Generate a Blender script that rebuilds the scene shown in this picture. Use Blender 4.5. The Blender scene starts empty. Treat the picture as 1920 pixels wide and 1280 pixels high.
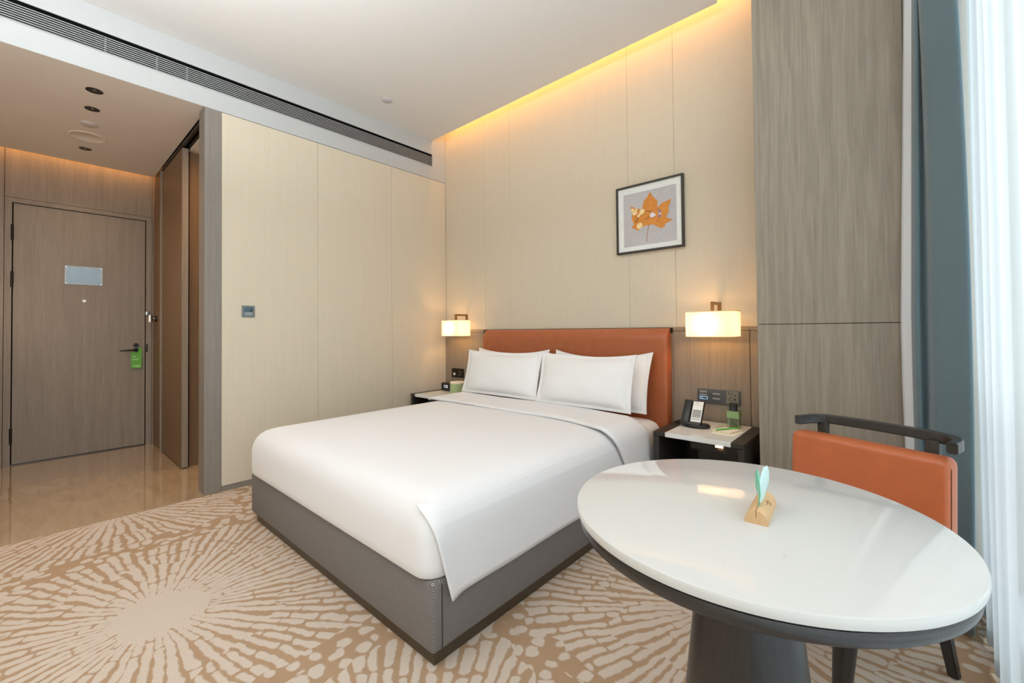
import bpy, bmesh, math, random
from mathutils import Vector, Matrix
random.seed(7)
S = bpy.context.scene
COL = S.collection
PI = math.pi

# ------------------------------------------------------------------ camera
cam_d = bpy.data.cameras.new('camera')
cam = bpy.data.objects.new('camera', cam_d)
COL.objects.link(cam)
yaw, pitch, roll = .7267, .0163, -.01
fwd = Vector((-math.sin(yaw)*math.cos(pitch), math.cos(yaw)*math.cos(pitch), math.sin(pitch)))
rt = Vector((math.cos(yaw), math.sin(yaw), 0))
up = rt.cross(fwd)
r2 = rt*math.cos(roll)+up*math.sin(roll)
u2 = -rt*math.sin(roll)+up*math.cos(roll)
m3 = Matrix((r2, u2, -fwd)).transposed()
cam.matrix_world = Matrix.Translation((0, 0, 1.15)) @ m3.to_4x4()
cam_d.sensor_fit = 'HORIZONTAL'
cam_d.sensor_width = 36.0
cam_d.lens = 801.0*36/1920
cam_d.shift_y = -(640-605.46)/1920
cam_d.clip_start = .02
S.camera = cam

# ------------------------------------------------------------------ light and exposure
S.view_settings.view_transform = 'Standard'
S.view_settings.look = 'None'
S.view_settings.gamma = 1.0
S.view_settings.use_curve_mapping = False
S.view_settings.exposure = 0.48

W = bpy.data.worlds.new('world'); S.world = W
W.use_nodes = True
W.node_tree.nodes['Background'].inputs[0].default_value = (.80, .88, .96, 1)
W.node_tree.nodes['Background'].inputs[1].default_value = .9

def area(name, loc, target, sx, sy, power, color, along=(1, 0, 0), spread=PI):
    # sx runs along the given direction, sy across it
    d = bpy.data.lights.new(name, 'AREA')
    d.shape = 'RECTANGLE'; d.size = sx; d.size_y = sy
    d.energy = power; d.color = color; d.spread = spread
    o = bpy.data.objects.new(name, d); COL.objects.link(o)
    o.location = loc
    d_ = (Vector(target)-Vector(loc)).normalized()
    xa = Vector(along).normalized(); za = -d_; ya = za.cross(xa).normalized(); xa = ya.cross(za)
    o.rotation_euler = Matrix((xa, ya, za)).transposed().to_euler()
    return o
def spot(name, loc, power, color, ang=2.2, blend=1.0, rad=.03):
    d = bpy.data.lights.new(name, 'SPOT')
    d.energy = power; d.color = color; d.spot_size = ang; d.spot_blend = blend; d.shadow_soft_size = rad
    o = bpy.data.objects.new(name, d); COL.objects.link(o); o.location = loc
    return o
def bulb(name, loc, power, color, rad=.03):
    d = bpy.data.lights.new(name, 'POINT')
    d.energy = power; d.color = color; d.shadow_soft_size = rad
    o = bpy.data.objects.new(name, d); COL.objects.link(o); o.location = loc
    return o

WARM = (1.0, .60, .28)
COVE = (1.0, .48, .14)
area('daylight', (.95, -.2, 1.75), (0, -.2, 1.72), 5.5, 3.0, 112, (.95, .975, 1.0), (0, 1, 0))
# added fill with no fixture: unseen upward panel brightening the ceiling and whole room
area('ceiling_fill', (-1.25, -.35, 2.2), (-1.25, -.35, 3.2), 2.2, 1.4, 86, (.90, .95, 1.0))
area('cove_strip_headboard', (-2.1, 2.865, 3.41), (-2.1, 3.02, 3.32), 3.05, .03, 7.8, COVE)
area('cove_strip_door', (-5.715, .1, 2.94), (-5.80, .1, 2.88), 1.5, .03, 4.5, COVE, (0, 1, 0))
# added warm light, out of view, lifting the corridor ceiling; stands for no lamp
area('corridor_fill', (-4.75, -.66, 1.25), (-4.75, .1, 1.9), 1.3, .5, 7, (1.0, .76, .54))
for i, (x, p) in enumerate(((-3.96, 17), (-4.30, 17), (-5.27, 13))):
    spot('downlight_lamp', (x, .285, 2.77), p, (1.0, .72, .46))
area('bathroom_ceiling_lamp', (-4.1, 1.5, 2.70), (-4.1, 1.5, 0), .5, .5, 9, WARM)

# ------------------------------------------------------------------ materials
def srgb(c):
    return tuple(((v/255)/12.92 if v/255 <= .04045 else ((v/255+.055)/1.055)**2.4) for v in c)
MATS = {}
class NT:
    def __init__(s, name, rough=.5, metal=0, spec=.5):
        s.m = bpy.data.materials.new(name); s.m.use_nodes = True
        s.t = s.m.node_tree; s.n = s.t.nodes; s.b = s.n['Principled BSDF']
        s.b.inputs['Roughness'].default_value = rough
        s.b.inputs['Metallic'].default_value = metal
        s.b.inputs['Specular IOR Level'].default_value = spec
    def new(s, typ, **kw):
        n = s.n.new(typ)
        for k, v in kw.items(): setattr(n, k, v)
        return n
    def link(s, a, b): s.t.links.new(a, b)
    def put(s, inp, v):
        if hasattr(v, 'is_output') or isinstance(v, bpy.types.NodeSocket): s.link(v, inp)
        else: inp.default_value = v
    def math(s, op, a, b=0.0, c=None, clamp=False):
        n = s.new('ShaderNodeMath', operation=op); n.use_clamp = clamp
        s.put(n.inputs[0], a); s.put(n.inputs[1], b)
        if c is not None: s.put(n.inputs[2], c)
        return n.outputs[0]
    def vmath(s, op, a, b=(0, 0, 0)):
        n = s.new('ShaderNodeVectorMath', operation=op)
        s.put(n.inputs[0], a); s.put(n.inputs[1], b)
        return n
    def pos(s):
        return s.new('ShaderNodeNewGeometry').outputs['Position']
    def scaled(s, v, sc):
        return s.vmath('MULTIPLY', v, sc).outputs[0]
    def noise(s, v, scale=1, detail=3, rough=.55, dist=0):
        n = s.new('ShaderNodeTexNoise'); s.link(v, n.inputs['Vector'])
        n.inputs['Scale'].default_value = scale; n.inputs['Detail'].default_value = detail
        n.inputs['Roughness'].default_value = rough; n.inputs['Distortion'].default_value = dist
        return n.outputs['Fac']
    def ramp(s, f, stops):
        n = s.new('ShaderNodeValToRGB'); s.link(f, n.inputs[0])
        e = n.color_ramp.elements
        while len(e) < len(stops): e.new(.5)
        for el, (p, c) in zip(e, stops):
            el.position = p; el.color = (*c, 1)
        return n.outputs[0]
    def mix(s, f, a, b):
        n = s.new('ShaderNodeMix', data_type='RGBA')
        s.put(n.inputs[0], f)
        s.put(n.inputs[6], a if not isinstance(a, tuple) else (*a, 1)); s.put(n.inputs[7], b if not isinstance(b, tuple) else (*b, 1))
        return n.outputs[2]
    def col(s, c):
        if isinstance(c, tuple): s.b.inputs['Base Color'].default_value = (*c, 1)
        else: s.link(c, s.b.inputs['Base Color'])
    def bump(s, h, strength=.2, dist=.002):
        n = s.new('ShaderNodeBump'); n.inputs['Strength'].default_value = strength
        n.inputs['Distance'].default_value = dist
        s.link(h, n.inputs['Height']); s.link(n.outputs[0], s.b.inputs['Normal'])

def plain(name, rgb, rough=.5, metal=0, spec=.5, vary=.04, scale=30):
    t = NT(name, rough, metal, spec)
    c = srgb(rgb)
    f = t.noise(t.pos(), scale, 3)
    t.col(t.ramp(f, [(.3, tuple(v*(1-vary) for v in c)), (.7, tuple(min(1, v*(1+vary)) for v in c))]))
    MATS[name] = t.m
    return t.m
def glow(name, rgb, strength):
    t = NT(name, .5)
    t.col(srgb(rgb)); t.b.inputs['Emission Color'].default_value = (*srgb(rgb), 1)
    t.b.inputs['Emission Strength'].default_value = strength
    return t.m

def wood(name, dark, light, rough=.45, sx=1.0, cath=.5, spec=.4):
    t = NT(name, rough, 0, spec)
    p = t.pos()
    fine = t.noise(t.scaled(p, (330*sx, 330*sx, 5)), 1, 4, .7)
    wob = t.noise(t.scaled(p, (22, 22, 1.0)), 1, 3)
    wv = t.new('ShaderNodeTexWave', wave_type='RINGS', rings_direction='Z', wave_profile='SIN')
    t.link(t.scaled(p, (4.2, 4.2, .30)), wv.inputs['Vector'])
    wv.inputs['Scale'].default_value = 9.0; wv.inputs['Distortion'].default_value = 7
    wv.inputs['Detail'].default_value = 3; wv.inputs['Detail Scale'].default_value = .7
    a = t.math('MULTIPLY', fine, .62)
    b = t.math('MULTIPLY', wv.outputs['Fac'], .13*cath)
    c = t.math('MULTIPLY', wob, .20)
    f = t.math('ADD', t.math('ADD', a, b), c)
    t.col(t.ramp(f, [(.2, srgb(dark)), (.75, srgb(light))]))
    t.bump(f, .25, .0015)
    return t.m

def wallcloth(name, rgb):
    t = NT(name, .8, 0, .25)
    p = t.pos()
    f1 = t.noise(t.scaled(p, (420, 420, 9)), 1, 2)
    f2 = t.noise(t.scaled(p, (60, 60, 1.5)), 1, 3)
    f = t.math('ADD', t.math('MULTIPLY', f1, .6), t.math('MULTIPLY', f2, .4))
    c = srgb(rgb)
    t.col(t.ramp(f, [(.3, tuple(v*.955 for v in c)), (.7, tuple(v*1.03 for v in c))]))
    t.bump(f, .2, .001)
    return t.m

def cloth(name, rgb, rough=.85, scale=900, bump=.15, vary=.05, sheen=.2):
    t = NT(name, rough, 0, .25)
    p = t.pos()
    f = t.noise(p, scale, 2)
    c = srgb(rgb)
    t.col(t.ramp(f, [(.3, tuple(v*(1-vary) for v in c)), (.7, tuple(min(1, v*(1+vary)) for v in c))]))
    t.b.inputs['Sheen Weight'].default_value = sheen
    t.bump(f, bump, .0008)
    return t.m

M_PANEL = wallcloth('beige_wall_fabric', (212, 200, 179))
M_WOOD = wood('taupe_oak_veneer', (118, 105, 92), (166, 151, 134))
M_WOODP = wood('pillar_oak_veneer', (124, 113, 100), (172, 159, 143), sx=.8, cath=1.0)
M_WOODD = wood('brown_corridor_veneer', (104, 80, 56), (136, 106, 76))
M_JAMB = wood('grey_jamb_veneer', (118, 110, 102), (150, 141, 132))
M_GAP = plain('dark_joint', (38, 33, 29), .8)
M_JOINT = plain('beige_joint', (112, 98, 82), .8)
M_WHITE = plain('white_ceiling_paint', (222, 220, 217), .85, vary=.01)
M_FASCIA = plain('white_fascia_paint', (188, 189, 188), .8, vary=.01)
M_SHELL = plain('plaster', (205, 200, 192), .9, vary=.02)
M_CORRC = plain('corridor_ceiling_paint', (214, 204, 192), .85, vary=.02, scale=4)
M_BLACK = plain('black_slot', (14, 14, 15), .6)
M_BLACKP = plain('black_plastic', (26, 26, 27), .35)
M_SLAT = plain('vent_slat_paint', (210, 212, 211), .45, vary=.02)
M_DARKMET = plain('dark_bronze_metal', (54, 48, 43), .35, .8)
M_BRONZE = plain('brushed_bronze', (150, 112, 72), .35, .9)
M_PLINTH = plain('bronze_plinth', (92, 80, 66), .38, .55)
M_CHROME = plain('steel', (190, 190, 188), .25, 1)
M_WHITEP = plain('white_plastic', (230, 230, 226), .4)
M_ALU = plain('window_frame_white', (226, 230, 233), .4)
M_STONEW = plain('white_quartz', (228, 226, 222), .12, vary=.012, scale=6)
M_EBONY = wood('ebony_stained_wood', (32, 30, 29), (60, 56, 53), .30, cath=.3, spec=.6)
M_ESPRESSO = wood('espresso_cabinet_wood', (40, 36, 33), (64, 57, 52), .42, cath=.2)
M_LINEN = cloth('white_bed_linen', (232, 229, 229), .75, 1200, .05, .01, .1)
M_PILLOW = cloth('white_pillow_cotton', (238, 236, 235), .75, 1200, .05, .01, .1)
M_TEAL = cloth('teal_grey_drape', (100, 122, 132), .9, 700, .2, .16, .3)
M_LINING = cloth('white_drape_lining', (222, 225, 230), .9, 700, .1, .02, .1)
M_SEAM = plain('stitch_dark', (60, 54, 52), .8)

def leather(name, rgb):
    t = NT(name, .34, 0, .5)
    p = t.pos(); c = srgb(rgb)
    v = t.new('ShaderNodeTexVoronoi'); t.link(p, v.inputs['Vector']); v.inputs['Scale'].default_value = 900
    f = t.noise(p, 14, 3)
    t.col(t.ramp(f, [(.3, tuple(x*.93 for x in c)), (.7, tuple(x*1.05 for x in c))]))
    t.bump(v.outputs['Distance'], .06, .0006)
    return t.m
M_LEATHER = leather('cognac_leather', (170, 95, 58))
M_LEATHERC = leather('chair_cognac_leather', (186, 99, 56))

def ribbed():
    t = NT('grey_ribbed_upholstery', .85, 0, .25)
    p = t.pos()
    sx = t.new('ShaderNodeSeparateXYZ'); t.link(p, sx.inputs[0])
    h = t.math('ADD', t.math('ADD', sx.outputs[0], t.math('MULTIPLY', sx.outputs[1], -1.0)), t.math('MULTIPLY', sx.outputs[2], 1.35))
    wob = t.math('MULTIPLY', t.noise(p, 60, 2), .006)
    s = t.math('SINE', t.math('MULTIPLY', t.math('ADD', h, wob), 2*PI/.0105))
    f = t.math('MULTIPLY_ADD', s, .5, .5)
    fine = t.noise(p, 500, 2)
    g = t.math('ADD', t.math('MULTIPLY', f, .75), t.math('MULTIPLY', fine, .25))
    t.col(t.ramp(g, [(.1, srgb((86, 80, 77))), (.9, srgb((152, 144, 140)))]))
    t.bump(g, .5, .002)
    return t.m
M_RIB = ribbed()

def marble_floor():
    t = NT('polished_beige_marble', .025, 0, .5)
    p = t.pos()
    f = t.noise(t.scaled(p, (3, 9, 3)), 1, 6, .6, 1.2)
    f2 = t.noise(t.scaled(p, (1.2, 4.5, 1)), 1.4, 8, .65, 2.5)
    g = t.math('ADD', t.math('MULTIPLY', f, .5), t.math('MULTIPLY', f2, .5))
    t.col(t.ramp(g, [(.3, srgb((172, 144, 112))), (.5, srgb((190, 162, 128))), (.62, srgb((197, 171, 138))), (.75, srgb((184, 156, 123)))]))
    return t.m
M_MARBLE = marble_floor()
for k_, v_ in (('IOR', 1.6), ('Coat Weight', 1.0), ('Coat Roughness', .02), ('Coat IOR', 1.7)): M_MARBLE.node_tree.nodes['Principled BSDF'].inputs[k_].default_value = v_

def carpet():
    t = NT('starburst_carpet', .95, 0, .1)
    p = t.pos()
    wob = t.new('ShaderNodeTexNoise'); t.link(p, wob.inputs['Vector']); wob.inputs['Scale'].default_value = 7; wob.inputs['Detail'].default_value = 2
    off = t.vmath('MULTIPLY', t.vmath('SUBTRACT', wob.outputs['Color'], (.5, .5, .5)).outputs[0], (.045, .045, 0)).outputs[0]
    q = t.vmath('MULTIPLY', t.vmath('ADD', p, off).outputs[0], (1, 1, 0)).outputs[0]
    centers = [(-2.28, .36), (-3.82, .38), (-.72, .42), (-.52, 1.92), (.6, 1.0), (-2.1, 1.95), (-3.5, 1.8),
               (.95, 2.3), (-1.4, -.95), (-3.0, -1.0), (.1, -.8)]
    dm = None
    for n_, c in enumerate(centers):
        d = t.vmath('SUBTRACT', q, (c[0], c[1], 0)).outputs[0]
        ln = t.new('ShaderNodeVectorMath', operation='LENGTH'); t.link(d, ln.inputs[0]); L = ln.outputs['Value']
        if dm is None:
            dm, vec, d2, cid = L, d, None, None
            continue
        less = t.math('LESS_THAN', L, dm)
        mv = t.new('ShaderNodeMix', data_type='VECTOR'); t.link(less, mv.inputs[0]); t.link(vec, mv.inputs[4]); t.link(d, mv.inputs[5])
        mi = t.new('ShaderNodeMix', data_type='FLOAT'); t.link(less, mi.inputs[0]); mi.inputs[3].default_value = n_*131.0
        if cid is None: mi.inputs[2].default_value = 0
        else: t.link(cid, mi.inputs[2])
        cid = mi.outputs[0]
        big = t.math('MAXIMUM', L, dm)
        d2 = big if d2 is None else t.math('MINIMUM', d2, big)
        dm = t.math('MINIMUM', L, dm); vec = mv.outputs[1]
    r = dm
    gap = t.math('SUBTRACT', d2, r)
    sx = t.new('ShaderNodeSeparateXYZ'); t.link(vec, sx.inputs[0])
    th = t.math('ARCTAN2', sx.outputs[1], sx.outputs[0])
    rough_ = t.math('SUBTRACT', t.noise(p, 26, 2), .5)
    big_ = t.math('SUBTRACT', t.noise(p, 5, 2), .5)
    def rays(N, seg, gapw, salt):
        a = t.math('MULTIPLY', th, N/(2*PI))
        idx = t.math('FLOOR', a); fr_ = t.math('SUBTRACT', t.math('SUBTRACT', a, idx), .5)
        pitch = t.math('MULTIPLY', r, 2*PI/N)
        wn = t.new('ShaderNodeTexWhiteNoise', noise_dimensions='1D')
        t.link(t.math('ADD', t.math('ADD', idx, cid), salt), wn.inputs['W'])
        sc = t.new('ShaderNodeSeparateColor'); t.link(wn.outputs['Color'], sc.inputs[0])
        ra, rb, rc = sc.outputs[0], sc.outputs[1], sc.outputs[2]
        dx = t.math('ABSOLUTE', t.math('MULTIPLY', t.math('ADD', fr_, t.math('MULTIPLY', t.math('SUBTRACT', rc, .5), .22)), pitch))
        sl = t.math('MULTIPLY_ADD', ra, seg*.9, seg*.55)
        sv = t.math('ADD', t.math('DIVIDE', r, sl), t.math('MULTIPLY', rb, 3.0))
        sf = t.math('ABSOLUTE', t.math('SUBTRACT', t.math('FRACT', sv), .5))
        dy = t.math('MULTIPLY', sf, sl)
        wide = t.math('SUBTRACT', 1.0, t.math('DIVIDE', t.math('SUBTRACT', r, .19), .20), clamp=True)
        hw = t.math('MULTIPLY', pitch, t.math('ADD', t.math('MULTIPLY_ADD', rc, .10, .27), t.math('MULTIPLY', wide, .15)))
        ey = t.math('MAXIMUM', t.math('SUBTRACT', dy, t.math('SUBTRACT', t.math('SUBTRACT', t.math('MULTIPLY', sl, .5), hw), gapw)), 0.0)
        ln = t.math('SQRT', t.math('ADD', t.math('MULTIPLY', dx, dx), t.math('MULTIPLY', ey, ey)))
        return t.math('SUBTRACT', ln, hw)
    inner = rays(54, .34, .002, 3.0)
    outer = rays(88, .21, .004, 57.0)
    far = t.math('GREATER_THAN', t.math('ADD', r, t.math('MULTIPLY', big_, .35)), .50)
    m1 = t.new('ShaderNodeMix', data_type='FLOAT'); t.link(far, m1.inputs[0]); t.link(inner, m1.inputs[2]); t.link(outer, m1.inputs[3])
    co = t.new('ShaderNodeCombineXYZ')
    t.link(t.math('MULTIPLY', th, 13.0), co.inputs[0]); t.link(t.math('MULTIPLY', r, 14.0), co.inputs[1]); t.link(cid, co.inputs[2])
    v = t.new('ShaderNodeTexVoronoi', feature='F1', voronoi_dimensions='2D'); t.link(co.outputs[0], v.inputs['Vector']); v.inputs['Scale'].default_value = 1.0
    vc = t.new('ShaderNodeSeparateColor'); t.link(v.outputs['Color'], vc.inputs[0])
    spot_ = t.math('MULTIPLY', t.math('SUBTRACT', v.outputs['Distance'], t.math('MULTIPLY_ADD', vc.outputs[0], .22, .24)), .06)
    zone = t.math('LESS_THAN', t.math('ADD', gap, t.math('MULTIPLY', big_, .42)), .16)
    m2 = t.new('ShaderNodeMix', data_type='FLOAT'); t.link(zone, m2.inputs[0]); t.link(m1.outputs[0], m2.inputs[2]); t.link(spot_, m2.inputs[3])
    dist = t.math('ADD', m2.outputs[0], t.math('MULTIPLY', rough_, .020))
    core = t.math('SUBTRACT', t.math('ADD', r, t.math('MULTIPLY', rough_, .13)), .175)
    dist = t.math('MINIMUM', dist, core)
    k = t.math('MULTIPLY_ADD', dist, -1/.006, .5, clamp=True)
    pile = t.noise(p, 420, 2)
    cream = t.ramp(pile, [(.25, srgb((190, 172, 156))), (.75, srgb((222, 206, 191)))])
    tan = t.ramp(pile, [(.25, srgb((160, 130, 102))), (.75, srgb((192, 160, 130)))])
    t.col(t.mix(k, tan, cream))
    t.bump(t.math('ADD', t.math('MULTIPLY', k, .6), pile), .5, .004)
    return t.m
M_CARPET = carpet()

def sheer(name='sheer_voile'):
    t = NT(name)
    n = t.n; n.remove(t.b)
    out = n['Material Output']
    tr = t.new('ShaderNodeBsdfTransparent'); tr.inputs[0].default_value = (.76, .79, .82, 1)
    tl = t.new('ShaderNodeBsdfTranslucent'); tl.inputs[0].default_value = (.66, .70, .72, 1)
    df = t.new('ShaderNodeBsdfDiffuse'); df.inputs[0].default_value = (.72, .75, .765, 1)
    a = t.new('ShaderNodeMixShader'); a.inputs[0].default_value = .45
    t.link(tl.outputs[0], a.inputs[1]); t.link(df.outputs[0], a.inputs[2])
    f = t.noise(t.scaled(t.pos(), (300, 300, 5)), 1, 2)
    b = t.new('ShaderNodeMixShader')
    t.link(t.math('MULTIPLY_ADD', f, .08, .66), b.inputs[0])
    t.link(tr.outputs[0], b.inputs[1]); t.link(a.outputs[0], b.inputs[2])
    t.link(b.outputs[0], out.inputs[0])
    return t.m
M_SHEER = sheer()
def glass(name, tint=(.95, .98, .97), gloss=.06, rough=.02, cover=0.0, body=(1, 1, 1)):
    t = NT(name); n = t.n; n.remove(t.b); out = n['Material Output']
    tr = t.new('ShaderNodeBsdfTransparent'); tr.inputs[0].default_value = (*tint, 1)
    gl = t.new('ShaderNodeBsdfGlossy'); gl.inputs['Roughness'].default_value = rough
    df = t.new('ShaderNodeBsdfTranslucent'); df.inputs[0].default_value = (*body, 1)
    dd = t.new('ShaderNodeBsdfDiffuse'); dd.inputs[0].default_value = (*body, 1)
    h = t.new('ShaderNodeMixShader'); h.inputs[0].default_value = .5
    t.link(df.outputs[0], h.inputs[1]); t.link(dd.outputs[0], h.inputs[2])
    a = t.new('ShaderNodeMixShader'); a.inputs[0].default_value = cover
    t.link(tr.outputs[0], a.inputs[1]); t.link(h.outputs[0], a.inputs[2])
    b = t.new('ShaderNodeMixShader'); b.inputs[0].default_value = gloss
    t.link(a.outputs[0], b.inputs[1]); t.link(gl.outputs[0], b.inputs[2])
    t.link(b.outputs[0], out.inputs[0])
    return t.m
M_GLASS = glass('window_glass')
M_ACRYL = glass('clear_green_acrylic', (.93, .97, .91), .08, .05, .10, srgb((180, 198, 165)))
M_SLEEVE = glass('clear_sleeve', (.9, .95, .97), .16, .03, .12, srgb((170, 190, 205)))
def shade():
    t = NT('cream_lamp_shade', .8)
    n = t.n; n.remove(t.b); out = n['Material Output']
    tl = t.new('ShaderNodeBsdfTranslucent'); tl.inputs[0].default_value = (.92, .88, .76, 1)
    df = t.new('ShaderNodeBsdfDiffuse'); df.inputs[0].default_value = (.93, .86, .72, 1)
    em = t.new('ShaderNodeEmission'); em.inputs[0].default_value = (1, .70, .36, 1); em.inputs[1].default_value = .34
    f = t.noise(t.scaled(t.pos(), (300, 300, 300)), 1, 1)
    a = t.new('ShaderNodeMixShader'); t.link(t.math('MULTIPLY_ADD', f, .08, .32), a.inputs[0])
    t.link(tl.outputs[0], a.inputs[1]); t.link(df.outputs[0], a.inputs[2])
    ad = t.new('ShaderNodeAddShader'); t.link(a.outputs[0], ad.inputs[0]); t.link(em.outputs[0], ad.inputs[1])
    t.link(ad.outputs[0], out.inputs[0])
    return t.m
M_SHADE = shade()

# ------------------------------------------------------------------ mesh helpers
def box(bm, x0, x1, y0, y1, z0, z1, bev=0, seg=2):
    r = bmesh.ops.create_cube(bm, size=1)
    vs = r['verts']
    for v in vs:
        v.co = Vector(((x0+x1)/2+v.co.x*(x1-x0), (y0+y1)/2+v.co.y*(y1-y0), (z0+z1)/2+v.co.z*(z1-z0)))
    if bev:
        es = list({e for v in vs for e in v.link_edges})
        bmesh.ops.bevel(bm, geom=es, offset=bev, segments=seg, profile=.5, affect='EDGES')
    return vs
def B(*a, **k):
    bm = bmesh.new(); box(bm, *a, **k); return bm
def lathe(bm, prof, cx=0, cy=0, n=48, cap=True, sx=1, sy=1):
    rings = []
    for r, z in prof:
        rings.append([bm.verts.new((cx+r*sx*math.cos(2*PI*i/n), cy+r*sy*math.sin(2*PI*i/n), z)) for i in range(n)])
    for a, b in zip(rings, rings[1:]):
        for i in range(n):
            bm.faces.new((a[i], a[(i+1) % n], b[(i+1) % n], b[i]))
    if cap:
        bm.faces.new(list(reversed(rings[0]))); bm.faces.new(rings[-1])
    return bm
def tube(bm, pts, r, n=8, closed=False):
    pts = [Vector(p) for p in pts]; rings = []
    for i, p in enumerate(pts):
        a = pts[i-1] if i else p; b = pts[i+1] if i < len(pts)-1 else p
        d = (b-a).normalized()
        s = d.cross(Vector((0, 0, 1)))
        if s.length < .05: s = d.cross(Vector((0, 1, 0)))
        s.normalize(); t = s.cross(d)
        rr = r[i] if isinstance(r, (list, tuple)) else r
        rings.append([bm.verts.new(p+s*rr*math.cos(2*PI*k/n)+t*rr*math.sin(2*PI*k/n)) for k in range(n)])
    for a, b in zip(rings, rings[1:]):
        for k in range(n): bm.faces.new((a[k], a[(k+1) % n], b[(k+1) % n], b[k]))
    bm.faces.new(list(reversed(rings[0]))); bm.faces.new(rings[-1])
    return bm
def cyl(bm, p0, p1, r, n=20):
    return tube(bm, [p0, p1], r, n)
def grid(bm, nu, nv, f):
    vs = [[bm.verts.new(f(i/(nu-1), j/(nv-1))) for j in range(nv)] for i in range(nu)]
    for i in range(nu-1):
        for j in range(nv-1):
            bm.faces.new((vs[i][j], vs[i+1][j], vs[i+1][j+1], vs[i][j+1]))
    return vs
def poly(bm, pts, thick, axis):
    """flat outline with a thickness along a vector"""
    a = [bm.verts.new(p) for p in pts]
    b = [bm.verts.new(Vector(p)+Vector(axis)*thick) for p in pts]
    n = len(a)
    f = [bm.faces.new(a), bm.faces.new(list(reversed(b)))]
    for i in range(n): bm.faces.new((a[i], b[i], b[(i+1) % n], a[(i+1) % n]))
    return f

def wpos(o):
    v = Vector((0, 0, 0))
    while o is not None:
        v += o.location; o = o.parent
    return v
def part(name, bm, mat, parent=None, label=None, kind=None, smooth=35, local=False):
    me = bpy.data.meshes.new(name)
    if parent is not None and not local:
        bmesh.ops.translate(bm, verts=bm.verts, vec=-wpos(parent))
    bmesh.ops.recalc_face_normals(bm, faces=bm.faces)
    bm.to_mesh(me); bm.free()
    me.materials.append(mat)
    if smooth:
        for p in me.polygons: p.use_smooth = True
        me.set_sharp_from_angle(angle=math.radians(smooth))
    o = bpy.data.objects.new(name, me); COL.objects.link(o)
    o.parent = parent
    if label: o['label'] = label
    if kind: o['kind'] = kind
    return o
def tag(o, label, cat, group=None, kind=None):
    o['label'] = label; o['category'] = cat
    if group: o['group'] = group
    if kind: o['kind'] = kind
    return o
def thing(name, loc, label, cat, group=None, kind=None, rz=0):
    o = bpy.data.objects.new(name, None); COL.objects.link(o)
    o.empty_display_size = .05
    o.location = loc; o.rotation_euler = (0, 0, rz)
    return tag(o, label, cat, group, kind)
def copy_thing(o, loc):
    c = o.copy(); COL.objects.link(c); c.location = loc
    def rec(a, b):
        for ch in list(a.children):
            d = ch.copy(); COL.objects.link(d); d.parent = b
            rec(ch, d)
    rec(o, c)
    return c
def text(name, s, size, loc, rot, mat, parent, label=None, depth=.0006):
    cu = bpy.data.curves.new(name, 'FONT'); cu.body = s; cu.size = size; cu.extrude = depth
    cu.align_x = 'CENTER'; cu.align_y = 'CENTER'
    tmp = bpy.data.objects.new(name, cu); COL.objects.link(tmp)
    dg = bpy.context.evaluated_depsgraph_get()
    me = bpy.data.meshes.new_from_object(tmp.evaluated_get(dg))
    bpy.data.objects.remove(tmp)
    me.materials.clear(); me.materials.append(mat)
    o = bpy.data.objects.new(name, me); COL.objects.link(o)
    o.parent = parent; o.location = Vector(loc)-wpos(parent); o.rotation_euler = rot
    if label: o['label'] = label
    return o

# ------------------------------------------------------------------ setting
XL, YH, XD = -3.663, 3.0335, -5.81
ZF, ZC, ZU = 2.779, 3.189, 3.46
YB = -3.0
# floors
fl = part('floor', B(XL+.02, .5, YB, YH+.1, -.06, 0), M_CARPET, smooth=0)
tag(fl, 'beige carpet with a cream starburst pattern around the bed', 'carpet', kind='structure')
fm = part('floor', B(XD-.15, XL+.02, -.75, YH+.1, -.06, 0), M_MARBLE, smooth=0)
tag(fm, 'polished brown beige stone floor of the entrance corridor', 'floor', kind='structure')

# side wall with the light switch
wl = part('wall_left', B(XL-.10, XL-.014, .922, YH+.1, 0, ZF), M_JOINT, smooth=0)
tag(wl, 'beige fabric panelled wall under the long air vent', 'wall', kind='structure')
for y0, y1 in ((.9235, 1.6252), (1.6268, 2.3482), (2.3498, YH-.001)):
    part('wall_panel', B(XL-.014, XL, y0, y1, .036, ZF-.004, bev=.0015, seg=1), M_PANEL, wl, smooth=0)
bs = part('baseboard_left', B(XL-.014, XL+.004, .9235, YH-.02, 0, .035, bev=.001, seg=1), M_JAMB, smooth=0)
tag(bs, 'low taupe baseboard under the beige panelled wall', 'baseboard', kind='structure')
# column at the corridor mouth
tr = part('trim_1', B(-3.812, XL+.003, .818, .922, 0, ZF, bev=.002), M_JAMB, smooth=0)
tag(tr, 'full height grey brown wooden end post at the corridor mouth', 'trim', kind='structure')

# headboard wall
wb = part('wall_back', B(XL-.10, .5, YH+.012, YH+.12, 0, ZU), M_JOINT, smooth=0)
tag(wb, 'beige panelled wall with taupe wooden dado behind the bed', 'wall', kind='structure')
xs = [XL, -3.049, -2.71, -1.492, -1.138, .4]
for x0, x1 in zip(xs, xs[1:]):
    part('wall_panel', B(x0+.0007, x1-.0007, YH, YH+.012, 1.157, ZU, bev=.001, seg=1), M_PANEL, wb, smooth=0)
part('wall_panel', B(-3.06, -1.1595, YH-.012, YH+.012, 0, 1.131), M_WOOD, wb, smooth=0)
for x0, x1 in ((XL+.001, -3.062), (-1.158, -.674), (-.671, -.4)):
    part('dado_panel', B(x0, x1, YH-.016, YH+.012, .0, 1.131, bev=.001, seg=1), M_WOOD, wb, smooth=0)
for x0, x1 in ((XL+.001, -3.062), (-1.158, -.4)):
    part('dado_rail', B(x0, x1, YH-.017, YH+.012, 1.1335, 1.156, bev=.001, seg=1), M_WOOD, wb, smooth=0)
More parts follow.
